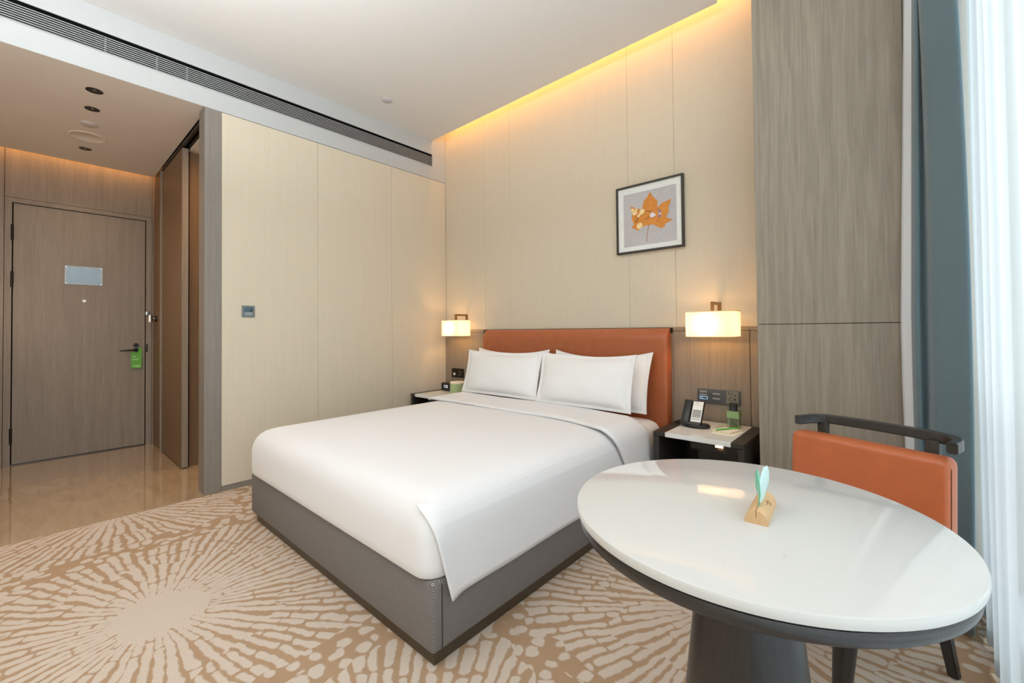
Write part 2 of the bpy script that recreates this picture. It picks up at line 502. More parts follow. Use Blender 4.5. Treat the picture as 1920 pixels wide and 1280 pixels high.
# oak pillar beside the window
pl = part('trim_2', B(-.548, .056, 2.662, YH+.05, 0, ZU), M_GAP, smooth=0)
tag(pl, 'wide floor to ceiling oak veneered pillar beside the drape', 'pillar', kind='structure')
for z0, z1 in ((0, 1.1655), (1.1685, ZU)):
    part('veneer_panel', B(-.552, .060, 2.65, YH, z0, z1, bev=.001, seg=1), M_WOODP, pl, smooth=0)

# fascia with air vent
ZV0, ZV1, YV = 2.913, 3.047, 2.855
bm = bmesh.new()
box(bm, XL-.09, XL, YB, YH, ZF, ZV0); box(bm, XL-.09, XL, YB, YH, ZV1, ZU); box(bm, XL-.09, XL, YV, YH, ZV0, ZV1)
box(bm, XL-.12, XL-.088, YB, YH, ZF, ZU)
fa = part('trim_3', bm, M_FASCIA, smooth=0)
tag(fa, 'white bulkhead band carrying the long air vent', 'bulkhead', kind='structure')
M_GREYV = plain('vent_grey', (112, 114, 115), .5)
av = thing('air_vent', (XL, .6, ZV0), 'long black linear air vent with thin pale slats in the white bulkhead', 'vent')
bm = B(XL-.086, XL-.05, YB+.01, YV-.002, ZV0+.001, ZV1-.001)
box(bm, XL-.051, XL-.003, YB+.01, YV-.002, ZV1-.004, ZV1-.001); box(bm, XL-.051, XL-.003, YB+.01, YV-.002, ZV0+.0005, ZV0+.003); box(bm, XL-.051, XL-.003, YV-.005, YV-.001, ZV0+.0005, ZV1-.001)
part('vent_box', bm, M_BLACK, av, smooth=0)
bm = bmesh.new()
box(bm, XL-.006, XL+.002, YB+.01, YV, ZV0-.004, ZV0+.003); box(bm, XL-.006, XL+.002, YB+.01, YV, ZV1-.003, ZV1+.004)
box(bm, XL-.006, XL+.002, YV-.003, YV+.004, ZV0-.004, ZV1+.004)
part('vent_frame', bm, M_FASCIA, av, smooth=0)
for i in range(8):
    z = ZV0+.011+i*.0136
    part('slat', B(XL-.009, XL-.005, YB+.012, YV-.004, z-.0013, z+.0013), M_SLAT, av, smooth=0)
for y in (.30, .553, .719):
    part('divider', B(XL-.045, XL-.012, y-.003, y+.003, ZV0+.002, ZV1-.028), M_GREYV, av, smooth=0)

# ceilings
ce = part('ceiling', B(XL, -.782, YB, 2.85, ZC, ZC+.03, bev=.002), M_WHITE, smooth=0)
tag(ce, 'white suspended ceiling slab with a lit gap along the bed wall', 'ceiling', kind='structure')
cu = part('ceiling', B(XL-.1, .55, YB-.1, YH+.1, ZU, ZU+.06), M_SHELL, smooth=0)
tag(cu, 'upper white ceiling above the lit gap and the curtain recess', 'ceiling', kind='structure')
bm = bmesh.new()
box(bm, -5.72, XL-.121, -.72, .838, ZF, ZF+.03); box(bm, XL-.121, XL-.002, -.72, .81, ZF-.0005, ZF)
cc = part('ceiling', bm, M_CORRC, smooth=0)
tag(cc, 'lower corridor ceiling with small round downlights in a row', 'ceiling', kind='structure')
cb = part('ceiling', B(-5.95, XL-.1, -.8, 2.5, ZF+.2, ZF+.25), M_SHELL, smooth=0)
tag(cb, 'hidden slab over the corridor ceiling and its lit gap', 'ceiling', kind='structure')

# hidden shell: behind the camera and the far corridor side
ws = part('wall_front', B(XL-.1, .55, YB-.1, YB, 0, ZU), M_PANEL, smooth=0)
tag(ws, 'plain beige wall opposite the bed head', 'wall', kind='structure')
wn = part('wall_left', B(XL-.1, XL-.01, YB, -.72, 0, ZF), M_PANEL, smooth=0)
tag(wn, 'beige wall piece on the other side of the corridor mouth', 'wall', kind='structure')
wc = part('wall_corridor', B(XD-.1, XL-.012, -.82, -.72, 0, ZF+.2), M_WOODD, smooth=0)
tag(wc, 'brown veneered corridor wall facing the sliding door', 'wall', kind='structure')

# window wall
bm = bmesh.new()
box(bm, .42, .55, YB, YH, 0, .06); box(bm, .42, .55, YB, YH, 3.25, ZU); box(bm, .42, .55, 2.62, YH, .06, 3.25); box(bm, .062, .42, 2.665, 2.70, 0, ZU)
ww = part('wall_right', bm, M_SHELL, smooth=0)
tag(ww, 'white wall around the tall window behind the sheer', 'wall', kind='structure')
wi = thing('window_1', (.44, .5, .06), 'tall window with white frame behind the sheer curtain', 'window', kind='structure')
bm = bmesh.new()
for y in (YB+.02, -.25, 1.2, 2.59): box(bm, .41, .47, y-.03, y+.03, .06, 3.25)
for z in (.09, .75, 3.22): box(bm, .412, .468, YB, 2.62, z-.03, z+.03)
part('window_frame', bm, M_ALU, wi, smooth=0)
for y0, y1 in ((YB+.05, -.28), (-.22, 1.17), (1.23, 2.56)):
    part('pane', B(.437, .443, y0, y1, .78, 3.19), M_GLASS, wi, smooth=0)
    part('pane', B(.437, .443, y0, y1, .12, .72), M_GLASS, wi, smooth=0)
sl = part('trim_4', B(.30, .42, YB, 2.62, 0, .085, bev=.004), M_ALU, smooth=0)
tag(sl, 'low white kerb under the window behind the sheer', 'kerb', kind='structure')

# entrance wall and door
YD0, YD1, ZD = -.112, .784, 2.323
we = part('wall_entrance', B(XD-.12, XD-.05, -.75, 1.0, 0, ZF+.2), M_GAP, smooth=0)
tag(we, 'taupe veneered wall around the entrance door', 'wall', kind='structure')
for y0, y1, z0, z1 in ((-.72, -.166, 0, ZF+.2), (-.163, .838, 2.373, ZF+.2), (.841, .872, 0, ZF+.2)):
    part('veneer_panel', B(XD-.05, XD, y0, y1, z0, z1, bev=.001, seg=1), M_WOOD, we, smooth=0)
dr = thing('door_1', (XD, .336, 0), 'closed taupe wooden entrance door with a green hanger on its lever', 'door', kind='structure')
bm = bmesh.new()
box(bm, XD-.05, XD+.002, -.163, YD0-.008, 0, 2.370, bev=.001, seg=1); box(bm, XD-.05, XD+.002, YD1+.008, .838, 0, 2.370, bev=.001, seg=1)
box(bm, XD-.05, XD+.0019, YD0-.008, YD1+.008, ZD+.007, 2.370)
part('door_frame', bm, M_WOOD, dr, smooth=0)
lf = part('door_leaf', B(XD-.045, XD-.002, YD0, YD1, .010, ZD, bev=.0015, seg=1), M_WOOD, dr, smooth=0)
part('threshold', B(XD-.049, XD-.006, YD0-.007, YD1+.007, -.002, .009), M_BLACKP, dr, smooth=0)
for z in (2.06, 1.645, .258):
    bm = cyl(bmesh.new(), (XD+.006, YD0-.006, z-.07), (XD+.006, YD0-.006, z+.07), .009, 12)
    for k in (-.024, .024): cyl(bm, (XD+.006, YD0-.006, z+k-.002), (XD+.006, YD0-.006, z+k+.002), .0105, 12)
    part('hinge', bm, M_DARKMET, dr)
# acrylic notice sleeve
sg = part('notice_sleeve', B(XD-.002, XD+.003, .205, .462, 1.627, 1.800, bev=.001, seg=1), M_SLEEVE, dr, 'clear acrylic notice sleeve reflecting the window')
part('backing_card', B(XD-.0018, XD-.0004, .213, .454, 1.635, 1.792), plain('blue_grey_card', (92, 112, 126), .3), sg, smooth=0)
bm = bmesh.new()
for y in (.209, .458): box(bm, XD-.001, XD+.0045, y-.004, y+.004, 1.627, 1.800)
for z in (1.630, 1.797): box(bm, XD-.001, XD+.0045, .205, .462, z-.003, z+.003)
part('sleeve_edge', bm, plain('frosted_edge', (196, 202, 204), .3), sg, smooth=0)
bm = bmesh.new()
for y in (.213, .454):
    for z in (1.635, 1.792): cyl(bm, (XD, y, z), (XD+.007, y, z), .006, 12)
part('screw_cap', bm, M_CHROME, sg)
bm = bmesh.new()
cyl(bm, (XD-.004, .336, 1.471), (XD+.004, .336, 1.471), .0135, 24)
part('peephole', bm, plain('peephole_white', (246, 246, 242), .2), dr, 'small white round peephole cap')
# lever handle, lock
bm = bmesh.new()
cyl(bm, (XD-.002, .714, 1.033), (XD+.010, .714, 1.033), .021, 24)
part('thumb_turn', bm, M_BLACKP, dr)
bm = bmesh.new()
cyl(bm, (XD-.002, .714, .985), (XD+.010, .714, .985), .021, 24)
tube(bm, [(XD+.005, .714, .985), (XD+.05, .714, .985), (XD+.055, .705, .985), (XD+.055, .585, .981)], [.010, .010, .009, .006], 10)
hd = part('lever_handle', bm, M_BLACKP, dr)
bm = bmesh.new(); box(bm, XD+.002, XD+.006, .792, .806, .96, 1.045, bev=.001)
part('strike_plate', bm, M_BLACKP, dr)
bm = bmesh.new(); box(bm, XD+.002, XD+.022, .787, .815, 1.338, 1.378, bev=.003)
part('guard_latch', bm, M_CHROME, dr)
# green door hanger
hg = thing('door_hanger', (XD+.02, .72, .87), 'bright green card hanging from the black lever of the entrance door', 'door hanger')
bm = bmesh.new(); poly(bm, [(XD+.016, .672, .958), (XD+.022, .677, .80), (XD+.022, .755, .795), (XD+.012, .758, 1.005), (XD+.012, .732, 1.008), (XD+.014, .730, .965)], .0015, (1, 0, 0))
part('card', bm, plain('green_card', (104, 176, 62), .5, vary=.06), hg, smooth=0)
bm = bmesh.new()
for z, y0, y1, h in ((.918, .685, .712, .007), (.895, .685, .735, .004), (.885, .685, .73, .003), (.822, .69, .748, .006), (.813, .71, .735, .003)):
    box(bm, XD+.0225, XD+.0242, y0, y1, z-h/2, z+h/2)
part('printed_lines', bm, plain('pale_green_print', (206, 236, 190), .6), hg, kind='stuff', smooth=0)
# door stop on the side wall
ds = thing('door_stop', (-5.62, .84, 1.31), 'small cylindrical metal door holder on the brown wall next to the entrance door', 'door stop')
cyl_b = bmesh.new(); cyl(cyl_b, (-5.62, .85, 1.30), (-5.62, .835, 1.30), .028, 20); part('mounting_disc', cyl_b, M_DARKMET, ds)
b2 = bmesh.new(); cyl(b2, (-5.62, .80, 1.268), (-5.62, .80, 1.338), .02, 20); cyl(b2, (-5.62, .836, 1.303), (-5.62, .81, 1.303), .012, 12); part('holder_body', b2, M_CHROME, ds)

# side of the corridor with sliding door
sw = part('wall_passage', B(XD-.1, -5.398, .851, 1.0, 0, ZF+.2), M_WOODD, smooth=0)
tag(sw, 'narrow brown wall strip between entrance door and sliding door', 'wall', kind='structure')
t5 = part('trim_5', B(-5.397, -5.352, .838, 1.0, 0, ZF-.02, bev=.0015, seg=1), M_WOOD, smooth=0)
tag(t5, 'slim taupe jamb strip before the sliding door', 'trim', kind='structure')
d2 = thing('door_2', (-4.93, .87, 0), 'brown veneered sliding door pushed half open in the corridor', 'door', kind='structure')
part('door_panel', B(-5.349, -4.520, .850, .894, .010, 2.742, bev=.001, seg=1), M_WOODD, d2, smooth=0)
part('edge_strip', B(-4.520, -4.5155, .850, .894, .010, 2.742), M_WOOD, d2, smooth=0)
bm = bmesh.new(); box(bm, -5.349, -3.812, .846, .865, 2.748, 2.80); box(bm, -5.349, -3.812, .885, .905, 2.748, 2.80); box(bm, -5.349, -3.812, .846, .905, 2.785, 2.80)
part('door_track', bm, M_DARKMET, d2, smooth=0)
wj = part('wall_passage', B(-4.70, -4.56, .91, 2.4, 0, 2.74), M_WOODD, smooth=0)
tag(wj, 'dark wooden inner wall seen through the sliding door gap', 'wall', kind='structure')
wk = part('wall_passage', B(-5.36, -4.70, .91, 1.0, 0, 2.74), M_WOODD, smooth=0)
tag(wk, 'fixed wooden wall behind the sliding door', 'wall', kind='structure')
wq = part('wall_passage', B(-4.70, XL-.1, 2.4, 2.5, 0, 2.8), M_SHELL, smooth=0)
tag(wq, 'far wall of the room behind the sliding door', 'wall', kind='structure')
ci = part('ceiling', B(-5.4, XL-.1, .906, 2.5, 2.737, 2.78), M_CORRC, smooth=0)
tag(ci, 'pale ceiling of the room behind the sliding door', 'ceiling', kind='structure')

# corridor ceiling fittings
def ring_light(x, y, r, label):
    t = thing('downlight', (x, y, ZF), label, 'downlight')
    bm = lathe(bmesh.new(), [(r, ZF-.001), (r*1.22, ZF-.002), (r*1.22, ZF+.002), (r, ZF+.002)], x, y, 28, cap=False); part('trim_ring', bm, M_DARKMET, t)
    bm = lathe(bmesh.new(), [(r*1.01, ZF-.0005), (r*.9, ZF+.03)], x, y, 28); part('reflector', bm, M_BLACKP, t)
    bm = lathe(bmesh.new(), [(r*.28, ZF-.0015), (r*.28, ZF+.01)], x+r*.2, y, 14); part('lens', bm, M_CHROME, t)
ring_light(-3.96, .271, .036, 'small black recessed downlight in the corridor ceiling, closest to the bulkhead')
ring_light(-4.295, .283, .034, 'small black recessed downlight between the other downlight and the white disc')
ring_light(-5.265, .305, .034, 'small black recessed downlight closest to the entrance door')
bm = lathe(bmesh.new(), [(.055, ZF+.001), (.055, ZF-.005), (.050, ZF-.008)], -4.625, .289, 32)
tag(part('ceiling_disc', bm, plain('grey_cover', (196, 186, 182), .5), None), 'small flat grey round cover plate in the corridor ceiling', 'cover')
t = thing('ceiling_speaker', (-4.93, .30, ZF), 'large flat beige round speaker grille in the corridor ceiling', 'speaker')
bm = lathe(bmesh.new(), [(.115, ZF+.001), (.115, ZF-.003), (.107, ZF-.006), (.104, ZF-.004)], -4.93, .30, 40); part('grille', bm, M_CORRC, t)
bm = lathe(bmesh.new(), [(.006, ZF-.003), (.006, ZF-.007)], -4.93, .30, 12); part('indicator', bm, M_WHITEP, t)
bm = lathe(bmesh.new(), [(.043, ZC+.001), (.043, ZC-.006), (.038, ZC-.009)], -3.293, 2.07, 32)
tag(part('smoke_detector', bm, plain('lilac_grey_cover', (196, 190, 196), .5), None), 'flat round grey detector cover in the white main ceiling', 'detector')

# room control switch on the panelled wall
lsx = thing('room_control', (XL, 1.096, 1.312), 'square grey room control panel on the beige panelled wall', 'switch')
M_GREYSW = plain('grey_switch', (112, 120, 122), .35, .3)
part('plate', B(XL-.001, XL+.009, 1.053, 1.139, 1.269, 1.355, bev=.002), M_GREYSW, lsx, smooth=0)
part('display', B(XL+.009, XL+.0102, 1.066, 1.124, 1.306, 1.341), plain('display_glass', (74, 98, 110), .12), lsx, smooth=0)
bm = bmesh.new(); poly(bm, [(XL+.0102, 1.105, 1.311), (XL+.0102, 1.122, 1.311), (XL+.0102, 1.122, 1.337)], .0006, (1, 0, 0)); part('dark_corner', bm, M_BLACK, lsx, smooth=0)
for z in (1.300, 1.288): part('key', B(XL+.009, XL+.0108, 1.072, 1.122, z-.004, z+.004, bev=.0008), plain('pale_key', (160, 168, 168), .4), lsx, smooth=0)

# ------------------------------------------------------------------ bed
bed = thing('bed', (-2.07, 1.9, 0), 'large double bed base in grey ribbed fabric on a bronze plinth', 'bed')
part('plinth', B(-2.925, -1.194, .925, 2.95, 0, .05, bev=.001, seg=1), M_PLINTH, bed, smooth=0)
fr = part('bed_base', B(-2.972, -1.176, .905, 2.955, .049, .292, bev=.016, seg=3), M_RIB, bed)
bm = tube(bmesh.new(), [(-1.1755, .945, .06), (-1.175, .945, .275), (-1.186, .945, .2885), (-1.215, .945, .2895)], .0022, 8)
tube(bm, [(-1.1845, .9135, .06), (-1.1845, .9135, .28)], .003, 8)
part('seam', bm, M_SEAM, fr)
def rrect(cx0, cx1, cy0, cy1, r, n=8):
    pts = []
    for (cx, cy, a0) in ((cx1-r, cy1-r, 0), (cx0+r, cy1-r, 90), (cx0+r, cy0+r, 180), (cx1-r, cy0+r, 270)):
        for k in range(n+1):
            a = math.radians(a0+90*k/n); pts.append((cx+r*math.cos(a), cy+r*math.sin(a)))
    return pts
def pillowbox(bm, x0, x1, y0, y1, prof, r0, zf=None):
    rings = []
    for ins, z in prof:
        r = max(.012, r0-ins*.3)
        rings.append([bm.verts.new((x, y, z)) for x, y in rrect(x0+ins, x1-ins, y0+ins, y1-ins, r)])
    n = len(rings[0])
    for a, b in zip(rings, rings[1:]):
        for i in range(n): bm.faces.new((a[i], a[(i+1) % n], b[(i+1) % n], b[i]))
    bm.faces.new(list(reversed(rings[0]))); bm.faces.new(rings[-1])
bm = bmesh.new()
pillowbox(bm, -2.952, -1.184, .92, 2.925, [(.03, .2925), (.012, .30), (.010, .32), (.008, .44), (.014, .472), (.030, .500), (.055, .517), (.09, .526), (.3, .531)], .08)
part('mattress', bm, cloth('white_sheet', (226, 222, 222), .8, 1000, .05, .01, .1), bed, 'white mattress in a fitted sheet')
# headboard
hb = thing('headboard', (-2.085, 2.98, .3), 'wide cognac leather headboard fixed to the wall behind the pillows', 'headboard')
prof = [(2.998, .30), (2.945, .30), (2.932, .312), (2.930, .34), (2.930, 1.06), (2.932, 1.085), (2.940, 1.105), (2.955, 1.126), (2.975, 1.144), (2.998, 1.154), (3.010, 1.152), (3.016, 1.14), (3.016, .30)]
bm = bmesh.new()
def hbx(u):
    return -2.995+u*(1.823)
us = [0, .004, .010, .02]+[.02+.96*k/10 for k in range(1, 10)]+[.98, .99, .996, 1.0]
rows = []
for u in us:
    e = min(u, 1-u); pull = .007*(1-min(1, e/.010))**2
    rows.append([bm.verts.new((hbx(u), min(3.016, y+pull), z)) for y, z in prof])
for a, b in zip(rows, rows[1:]):
    for j in range(len(prof)): bm.faces.new((a[j], a[(j+1) % len(prof)], b[(j+1) % len(prof)], b[j]))
bm.faces.new(rows[0]); bm.faces.new(list(reversed(rows[-1])))
part('leather_panel', bm, M_LEATHER, hb, smooth=60)
part('mounting_rail', B(-3.055, -1.158, 3.004, YH, 1.118, 1.153, bev=.002), M_DARKMET, hb, smooth=0)

# duvet
dv = thing('duvet', (-2.07, 1.6, .57), 'smooth white duvet covering the bed with its side hanging over the base', 'duvet')
bm = bmesh.new()
TOP = [(.007, .2945), (.002, .302), (0, .33), (0, .44), (.006, .475), (.018, .507), (.036, .532), (.062, .550), (.10, .562), (.16, .570), (.26, .575), (.45, .577)]
pillowbox(bm, -2.962, -1.178, .887, 2.56, TOP, .075)
# open underneath and towards the pillows: the cloth only lies over the mattress
bm.normal_update()
bmesh.ops.delete(bm, geom=[f for f in bm.faces if (abs(f.normal.z) > .9 and f.calc_center_median().z < .30) or (f.calc_center_median().y > 2.45 and f.calc_center_median().z < .553)], context='FACES')
part('duvet_body', bm, M_LINEN, dv, smooth=60)
SEC = [(.046, .5415), (.038, .5350), (.030, .5265), (.021, .5145), (.012, .497), (.003, .474), (-.003, .44), (-.007, .38), (-.011, .31), (-.015, .225)]
def flap(u, v):
    k = v*(len(SEC)-1); i = min(int(k), len(SEC)-2); f = k-i
    ins = SEC[i][0]*(1-f)+SEC[i+1][0]*f; z = SEC[i][1]*(1-f)+SEC[i+1][1]*f
    emb = -.007+.009*min(1, v/.55)
    x = -1.178-ins+emb
    drop = max(0, .53-z)/.305
    y0 = .900+.066*drop
    y = y0+(2.56-y0)*(u**1.35)
    rr = .075; q = max(0, .962-y)
    x -= (rr-math.sqrt(max(0, rr*rr-q*q)))*max(0, 1-drop*2.2)
    tip = math.exp(-(u/.06)**2)*drop
    x += .014*tip+.003*math.sin(u*9+1)*drop
    z += .0025*math.sin(u*14)*drop - .004*tip
    return (x, y, z)
bm = bmesh.new()
grid(bm, 60, 40, flap)
o = part('side_drape', bm, M_LINEN, dv, smooth=80)
sm = o.modifiers.new('thick', 'SOLIDIFY'); sm.thickness = .007; sm.offset = 0
# turned back cuff
def cuff(u, v):
    # u across the bed to the window side then down; v towards the pillows
    if u < .8:
        w = u/.8; x = -2.955+w*(2.955-1.262); z = .5775; ins = None
        if w < .04: z -= .012*(1-w/.04)**2
    else:
        w = (u-.8)/.2
        pts = [(-1.262, .5775), (-1.235, .5735), (-1.205, .560), (-1.180, .538), (-1.166, .508), (-1.159, .47), (-1.156, .42), (-1.152, .36), (-1.148, .30), (-1.146, .245)]
        k = w*(len(pts)-1); i = min(int(k), len(pts)-2); f = k-i
        x = pts[i][0]*(1-f)+pts[i+1][0]*f; z = pts[i][1]*(1-f)+pts[i+1][1]*f
    drop = max(0, .5775-z)
    ya = 2.235-.10*max(0, (x+1.7)/.5)**1.5 if x > -1.7 else 2.235
    ya = max(ya, 2.12)+drop*.62
    yb = 2.60-.08*min(1, max(0, (x+1.6)/.35))+drop*.78
    y = ya+(yb-ya)*v
    edge = math.exp(-(v/.05)**2)
    prot = .011-.004*edge
    if u < .8: z += prot+.002*math.sin(x*7+v*3)
    else:
        w = min(1, (u-.8)/.2*3)
        z += prot*(1-w); x += .011*w+.003*math.sin(v*5)*w
    return (x, y, z)
bm = bmesh.new(); grid(bm, 110, 16, cuff)
o = part('turned_cuff', bm, M_LINEN, dv, smooth=80)
sm = o.modifiers.new('thick', 'SOLIDIFY'); sm.thickness = .016; sm.offset = 0

# pillows
def make_pillow(cx, ybot, ytop, zbot, ztop, wid, thick, label, seed, sag, rz=0):
    rnd = random.Random(seed)
    L = math.hypot(ytop-ybot, ztop-zbot)
    t = thing('pillow', (cx, ybot, zbot), label, 'pillow', 'white pillows at the headboard', rz=rz)
    tilt = math.atan2(ytop-ybot, ztop-zbot)
    ph = rnd.random()*6
    bm = bmesh.new()
    N, Mv = 48, 30
    fl_ = .045
    def prof(u, v):
        a = abs(u)*wid/2; b = abs(v)*L/2
        ia, ib = wid/2-fl_*.75, L/2-fl_*.55
        if a >= ia or b >= ib: return .0035
        fa, fb = 1-(a/ia)**2.6, 1-(b/ib)**2.4
        return .0035+thick*(max(0, fa)**.55)*(max(0, fb)**.6)
    def P(u, v, side):
        x = u*wid/2*(1-.035*(1-v*v)); h = v*L/2*(1-.02*(1-u*u))
        if v > 0: h -= sag*(1-abs(u)**2.2)*v*v
        d = prof(u, v)*side
        wr = .0035*math.sin(7*u+5*v+ph)*(1-u*u)*(1-v*v)*side
        hh = h+L/2
        # tilt: local y is depth, z is up
        y = hh*math.sin(tilt)-(-d-wr)*math.cos(tilt); z = hh*math.cos(tilt)+(-d-wr)*math.sin(tilt)
        y += .010*math.sin(3*u+ph)*max(0, v)
        return (x, y, z)
    rows = {}
    def f(u, v): return rows[(u, v)]
    us_ = [math.sin((i/(N-1)-.5)*PI*.96)/math.sin(.48*PI) for i in range(N)]
    vs_ = [math.sin((i/(Mv-1)-.5)*PI*.96)/math.sin(.48*PI) for i in range(Mv)]
    for side in (-1, 1):
        V = [[bm.verts.new(P(u, v, side)) for v in vs_] for u in us_]
        for i in range(N-1):
            for j in range(Mv-1):
                bm.faces.new((V[i][j], V[i+1][j], V[i+1][j+1], V[i][j+1]))
        rows[side] = V
    A, Bk = rows[-1], rows[1]
    for i in range(N-1):
        bm.faces.new((A[i][0], A[i+1][0], Bk[i+1][0], Bk[i][0])); bm.faces.new((A[i][-1], A[i+1][-1], Bk[i+1][-1], Bk[i][-1]))
    for j in range(Mv-1):
        bm.faces.new((A[0][j], A[0][j+1], Bk[0][j+1], Bk[0][j])); bm.faces.new((A[-1][j], A[-1][j+1], Bk[-1][j+1], Bk[-1][j]))
    part('pillow_case', bm, M_PILLOW, t, smooth=70, local=True)
    # stitched line inside the flange
    ia, ib = 1-fl_*.75/(wid/2), 1-fl_*.55/(L/2)
    pts = [P(s, -ib+2*ib*k/24, -1) for s in (ia,) for k in range(25)]
    bm = tube(bmesh.new(), [Vector(p)+Vector((0, -.0015, 0)) for p in pts], .0014, 6)
    part('stitching', bm, plain('stitch_grey', (205, 200, 198), .8), t, local=True)
    return t
make_pillow(-2.56, 2.775, 2.885, .575, .985, .84, .060, 'white pillow leaning on the headboard, behind the front pillow by the alarm clock', 1, .040)
make_pillow(-1.665, 2.765, 2.885, .57, .985, .83, .060, 'white pillow leaning on the headboard, behind the front pillow by the telephone', 2, .045)
make_pillow(-2.525, 2.625, 2.735, .594, .972, .87, .068, 'white front pillow by the nightstand with the alarm clock', 3, .022)
make_pillow(-1.69, 2.615, 2.725, .590, .974, .80, .070, 'white front pillow by the nightstand with the telephone', 4, .024)

# ------------------------------------------------------------------ nightstands
def make_nightstand(x0, label, with_light):
    x1 = x0+.50; y0, y1 = 2.515, 3.012; zt = .53
    t = thing('nightstand', (x0+.25, (y0+y1)/2, 0), label, 'nightstand', 'nightstands beside the bed')
    top = part('top_frame', B(x0, x1, y0, y1, .503, .528, bev=.0015, seg=1), M_ESPRESSO, t, smooth=0)
    bm = bmesh.new(); box(bm, x0+.075, x1-.065, y0-.003, y1-.02, .504, .531, bev=.0015, seg=1); part('stone_inlay', bm, M_STONEW, t, 'white stone top inlay')
    for a, b in ((x0, x0+.035), (x1-.03, x1)):
        part('side_panel', B(a, b, y0+.004, y1, .10, .500, bev=.001, seg=1), M_ESPRESSO, t, smooth=0)
    part('back_panel', B(x0+.035, x1-.03, y1-.03, y1-.005, .10, .500), M_ESPRESSO, t, smooth=0)
    part('shelf', B(x0+.035, x1-.03, y0+.01, y1-.03, .10, .135), M_ESPRESSO, t, smooth=0)
    part('niche_panel', B(x0+.20, x1-.03, y0+.20, y0+.215, .135, .500), M_ESPRESSO, t, smooth=0)
    part('apron', B(x0+.20, x1-.03, y0+.070, y0+.085, .448, .503), M_ESPRESSO, t, smooth=0)
    part('plinth', B(x0+.02, x1-.02, y0+.03, y1-.02, 0, .10), M_BLACKP, t, smooth=0)
    if with_light:
        nl = part('night_light', B(x1-.168, x1-.112, y0+.060, y0+.071, .470, .501, bev=.002), M_BRONZE, t, 'small lit night light in a bronze frame')
        part('lens', B(x1-.160, x1-.120, y0+.057, y0+.061, .476, .497), glow('night_light_lens', (255, 226, 180), 3.5), nl, smooth=0)
    return t
make_nightstand(-1.098, 'dark wooden nightstand with white stone top under the telephone', True)
make_nightstand(-3.598, 'dark wooden nightstand with white stone top under the alarm clock', False)
area('night_light_lamp', (-.735, 2.58, .475), (-.735, 2.3, .3), .03, .02, .25, WARM)

# wall lamps
M_RIM = plain('cream_rim', (232, 208, 168), .7)
def make_lamp(cx, label):
    t = thing('wall_lamp', (cx, YH, 1.17), label, 'lamp', 'bedside wall lamps')
    y0, y1, w = 2.800, 2.955, .149
    bm = bmesh.new()
    pts = rrect(cx-w, cx+w, y0, y1, .028, 6); n = len(pts)
    for z0, z1 in ((1.095, 1.254),):
        a = [bm.verts.new((x, y, z0)) for x, y in pts]; b = [bm.verts.new((x, y, z1)) for x, y in pts]
        for i in range(n): bm.faces.new((a[i], a[(i+1) % n], b[(i+1) % n], b[i]))
    o = part('lamp_shade', bm, M_SHADE, t, smooth=40)
    for z in (1.0955, 1.2535):
        p3 = [(x, y, z) for x, y in pts]
        part('shade_rim', tube(bmesh.new(), p3+[p3[0]], .0028, 6), M_RIM, o)
    bm = bmesh.new()
    box(bm, cx-.008, cx+.008, 2.868, 2.888, 1.205, 1.318, bev=.001, seg=1)
    box(bm, cx-.008, cx+.008, 2.888, YH, 1.300, 1.318, bev=.001, seg=1)
    part('bracket', bm, M_BRONZE, t)
    part('wall_plate', B(cx-.010, cx+.010, YH-.014, YH+.002, 1.215, 1.320, bev=.002), M_BRONZE, t, smooth=0)
    bm = bmesh.new(); bmesh.ops.create_uvsphere(bm, u_segments=16, v_segments=10, radius=.024); bmesh.ops.translate(bm, verts=bm.verts, vec=(cx-.02, 2.862, 1.172))
    part('light_bulb', bm, glow('bulb_glow', (255, 214, 150), 6), t)
    bm = bmesh.new(); box(bm, cx-w+.006, cx+w-.006, 2.872, 2.884, 1.205, 1.212); part('shade_spider', bm, M_BRONZE, t, smooth=0)
    bulb('wall_lamp_light', (cx-.02, 2.852, 1.172), 5.2, (1.0, .54, .19), .03)
make_lamp(-.852, 'lit cream rectangular wall lamp above the telephone, next to the oak pillar')
make_lamp(-3.325, 'lit cream rectangular wall lamp above the alarm clock, in the room corner')

# socket and switch plates
M_PLATE = plain('anthracite_plate', (92, 94, 98), .35, .4)
M_KEYT = plain('silver_key', (148, 146, 140), .4, .3)
YP = YH-.016
sp = thing('switch_panel', (-.862, YP, .697), 'long grey switch and socket panel above the telephone', 'switch')
part('plate', B(-.996, -.731, YP-.010, YP, .649, .744, bev=.002), M_PLATE, sp, smooth=0)
for x, zs in ((-.953, (.724, .703)), (-.872, (.714, .683))):
    for z in zs:
        part('key', B(x-.026, x+.020, YP-.0116, YP-.010, z-.0065, z+.0065, bev=.0006), M_KEYT, sp, smooth=0)
bm = bmesh.new()
for x0, x1, z0, z1 in ((-.978, -.930, .690, .692), (-.978, -.930, .674, .676), (-.978, -.976, .674, .692), (-.932, -.930, .674, .692), (-.964, -.963, .674, .692)):
    box(bm, x0, x1, YP-.0118, YP-.010, z0, z1)
part('lit_key_outline', bm, glow('blue_key_light', (160, 205, 240), .7), sp, 'softly lit blue outline of the lowest key', smooth=0)
part('socket_insert', B(-.813, -.742, YP-.0125, YP-.010, .655, .738, bev=.001), plain('socket_grey', (120, 118, 108), .5), sp, smooth=0)
bm = bmesh.new()
for x, z, w, h in ((-.798, .724, .004, .012), (-.783, .722, .004, .012), (-.758, .714, .005, .012), (-.790, .698, .004, .010), (-.798, .684, .004, .010), (-.783, .682, .004, .010), (-.762, .688, .008, .014)):
    box(bm, x-w/2, x+w/2, YP-.0129, YP-.0122, z-h/2, z+h/2)
part('socket_slot', bm, M_BLACK, sp, smooth=0)
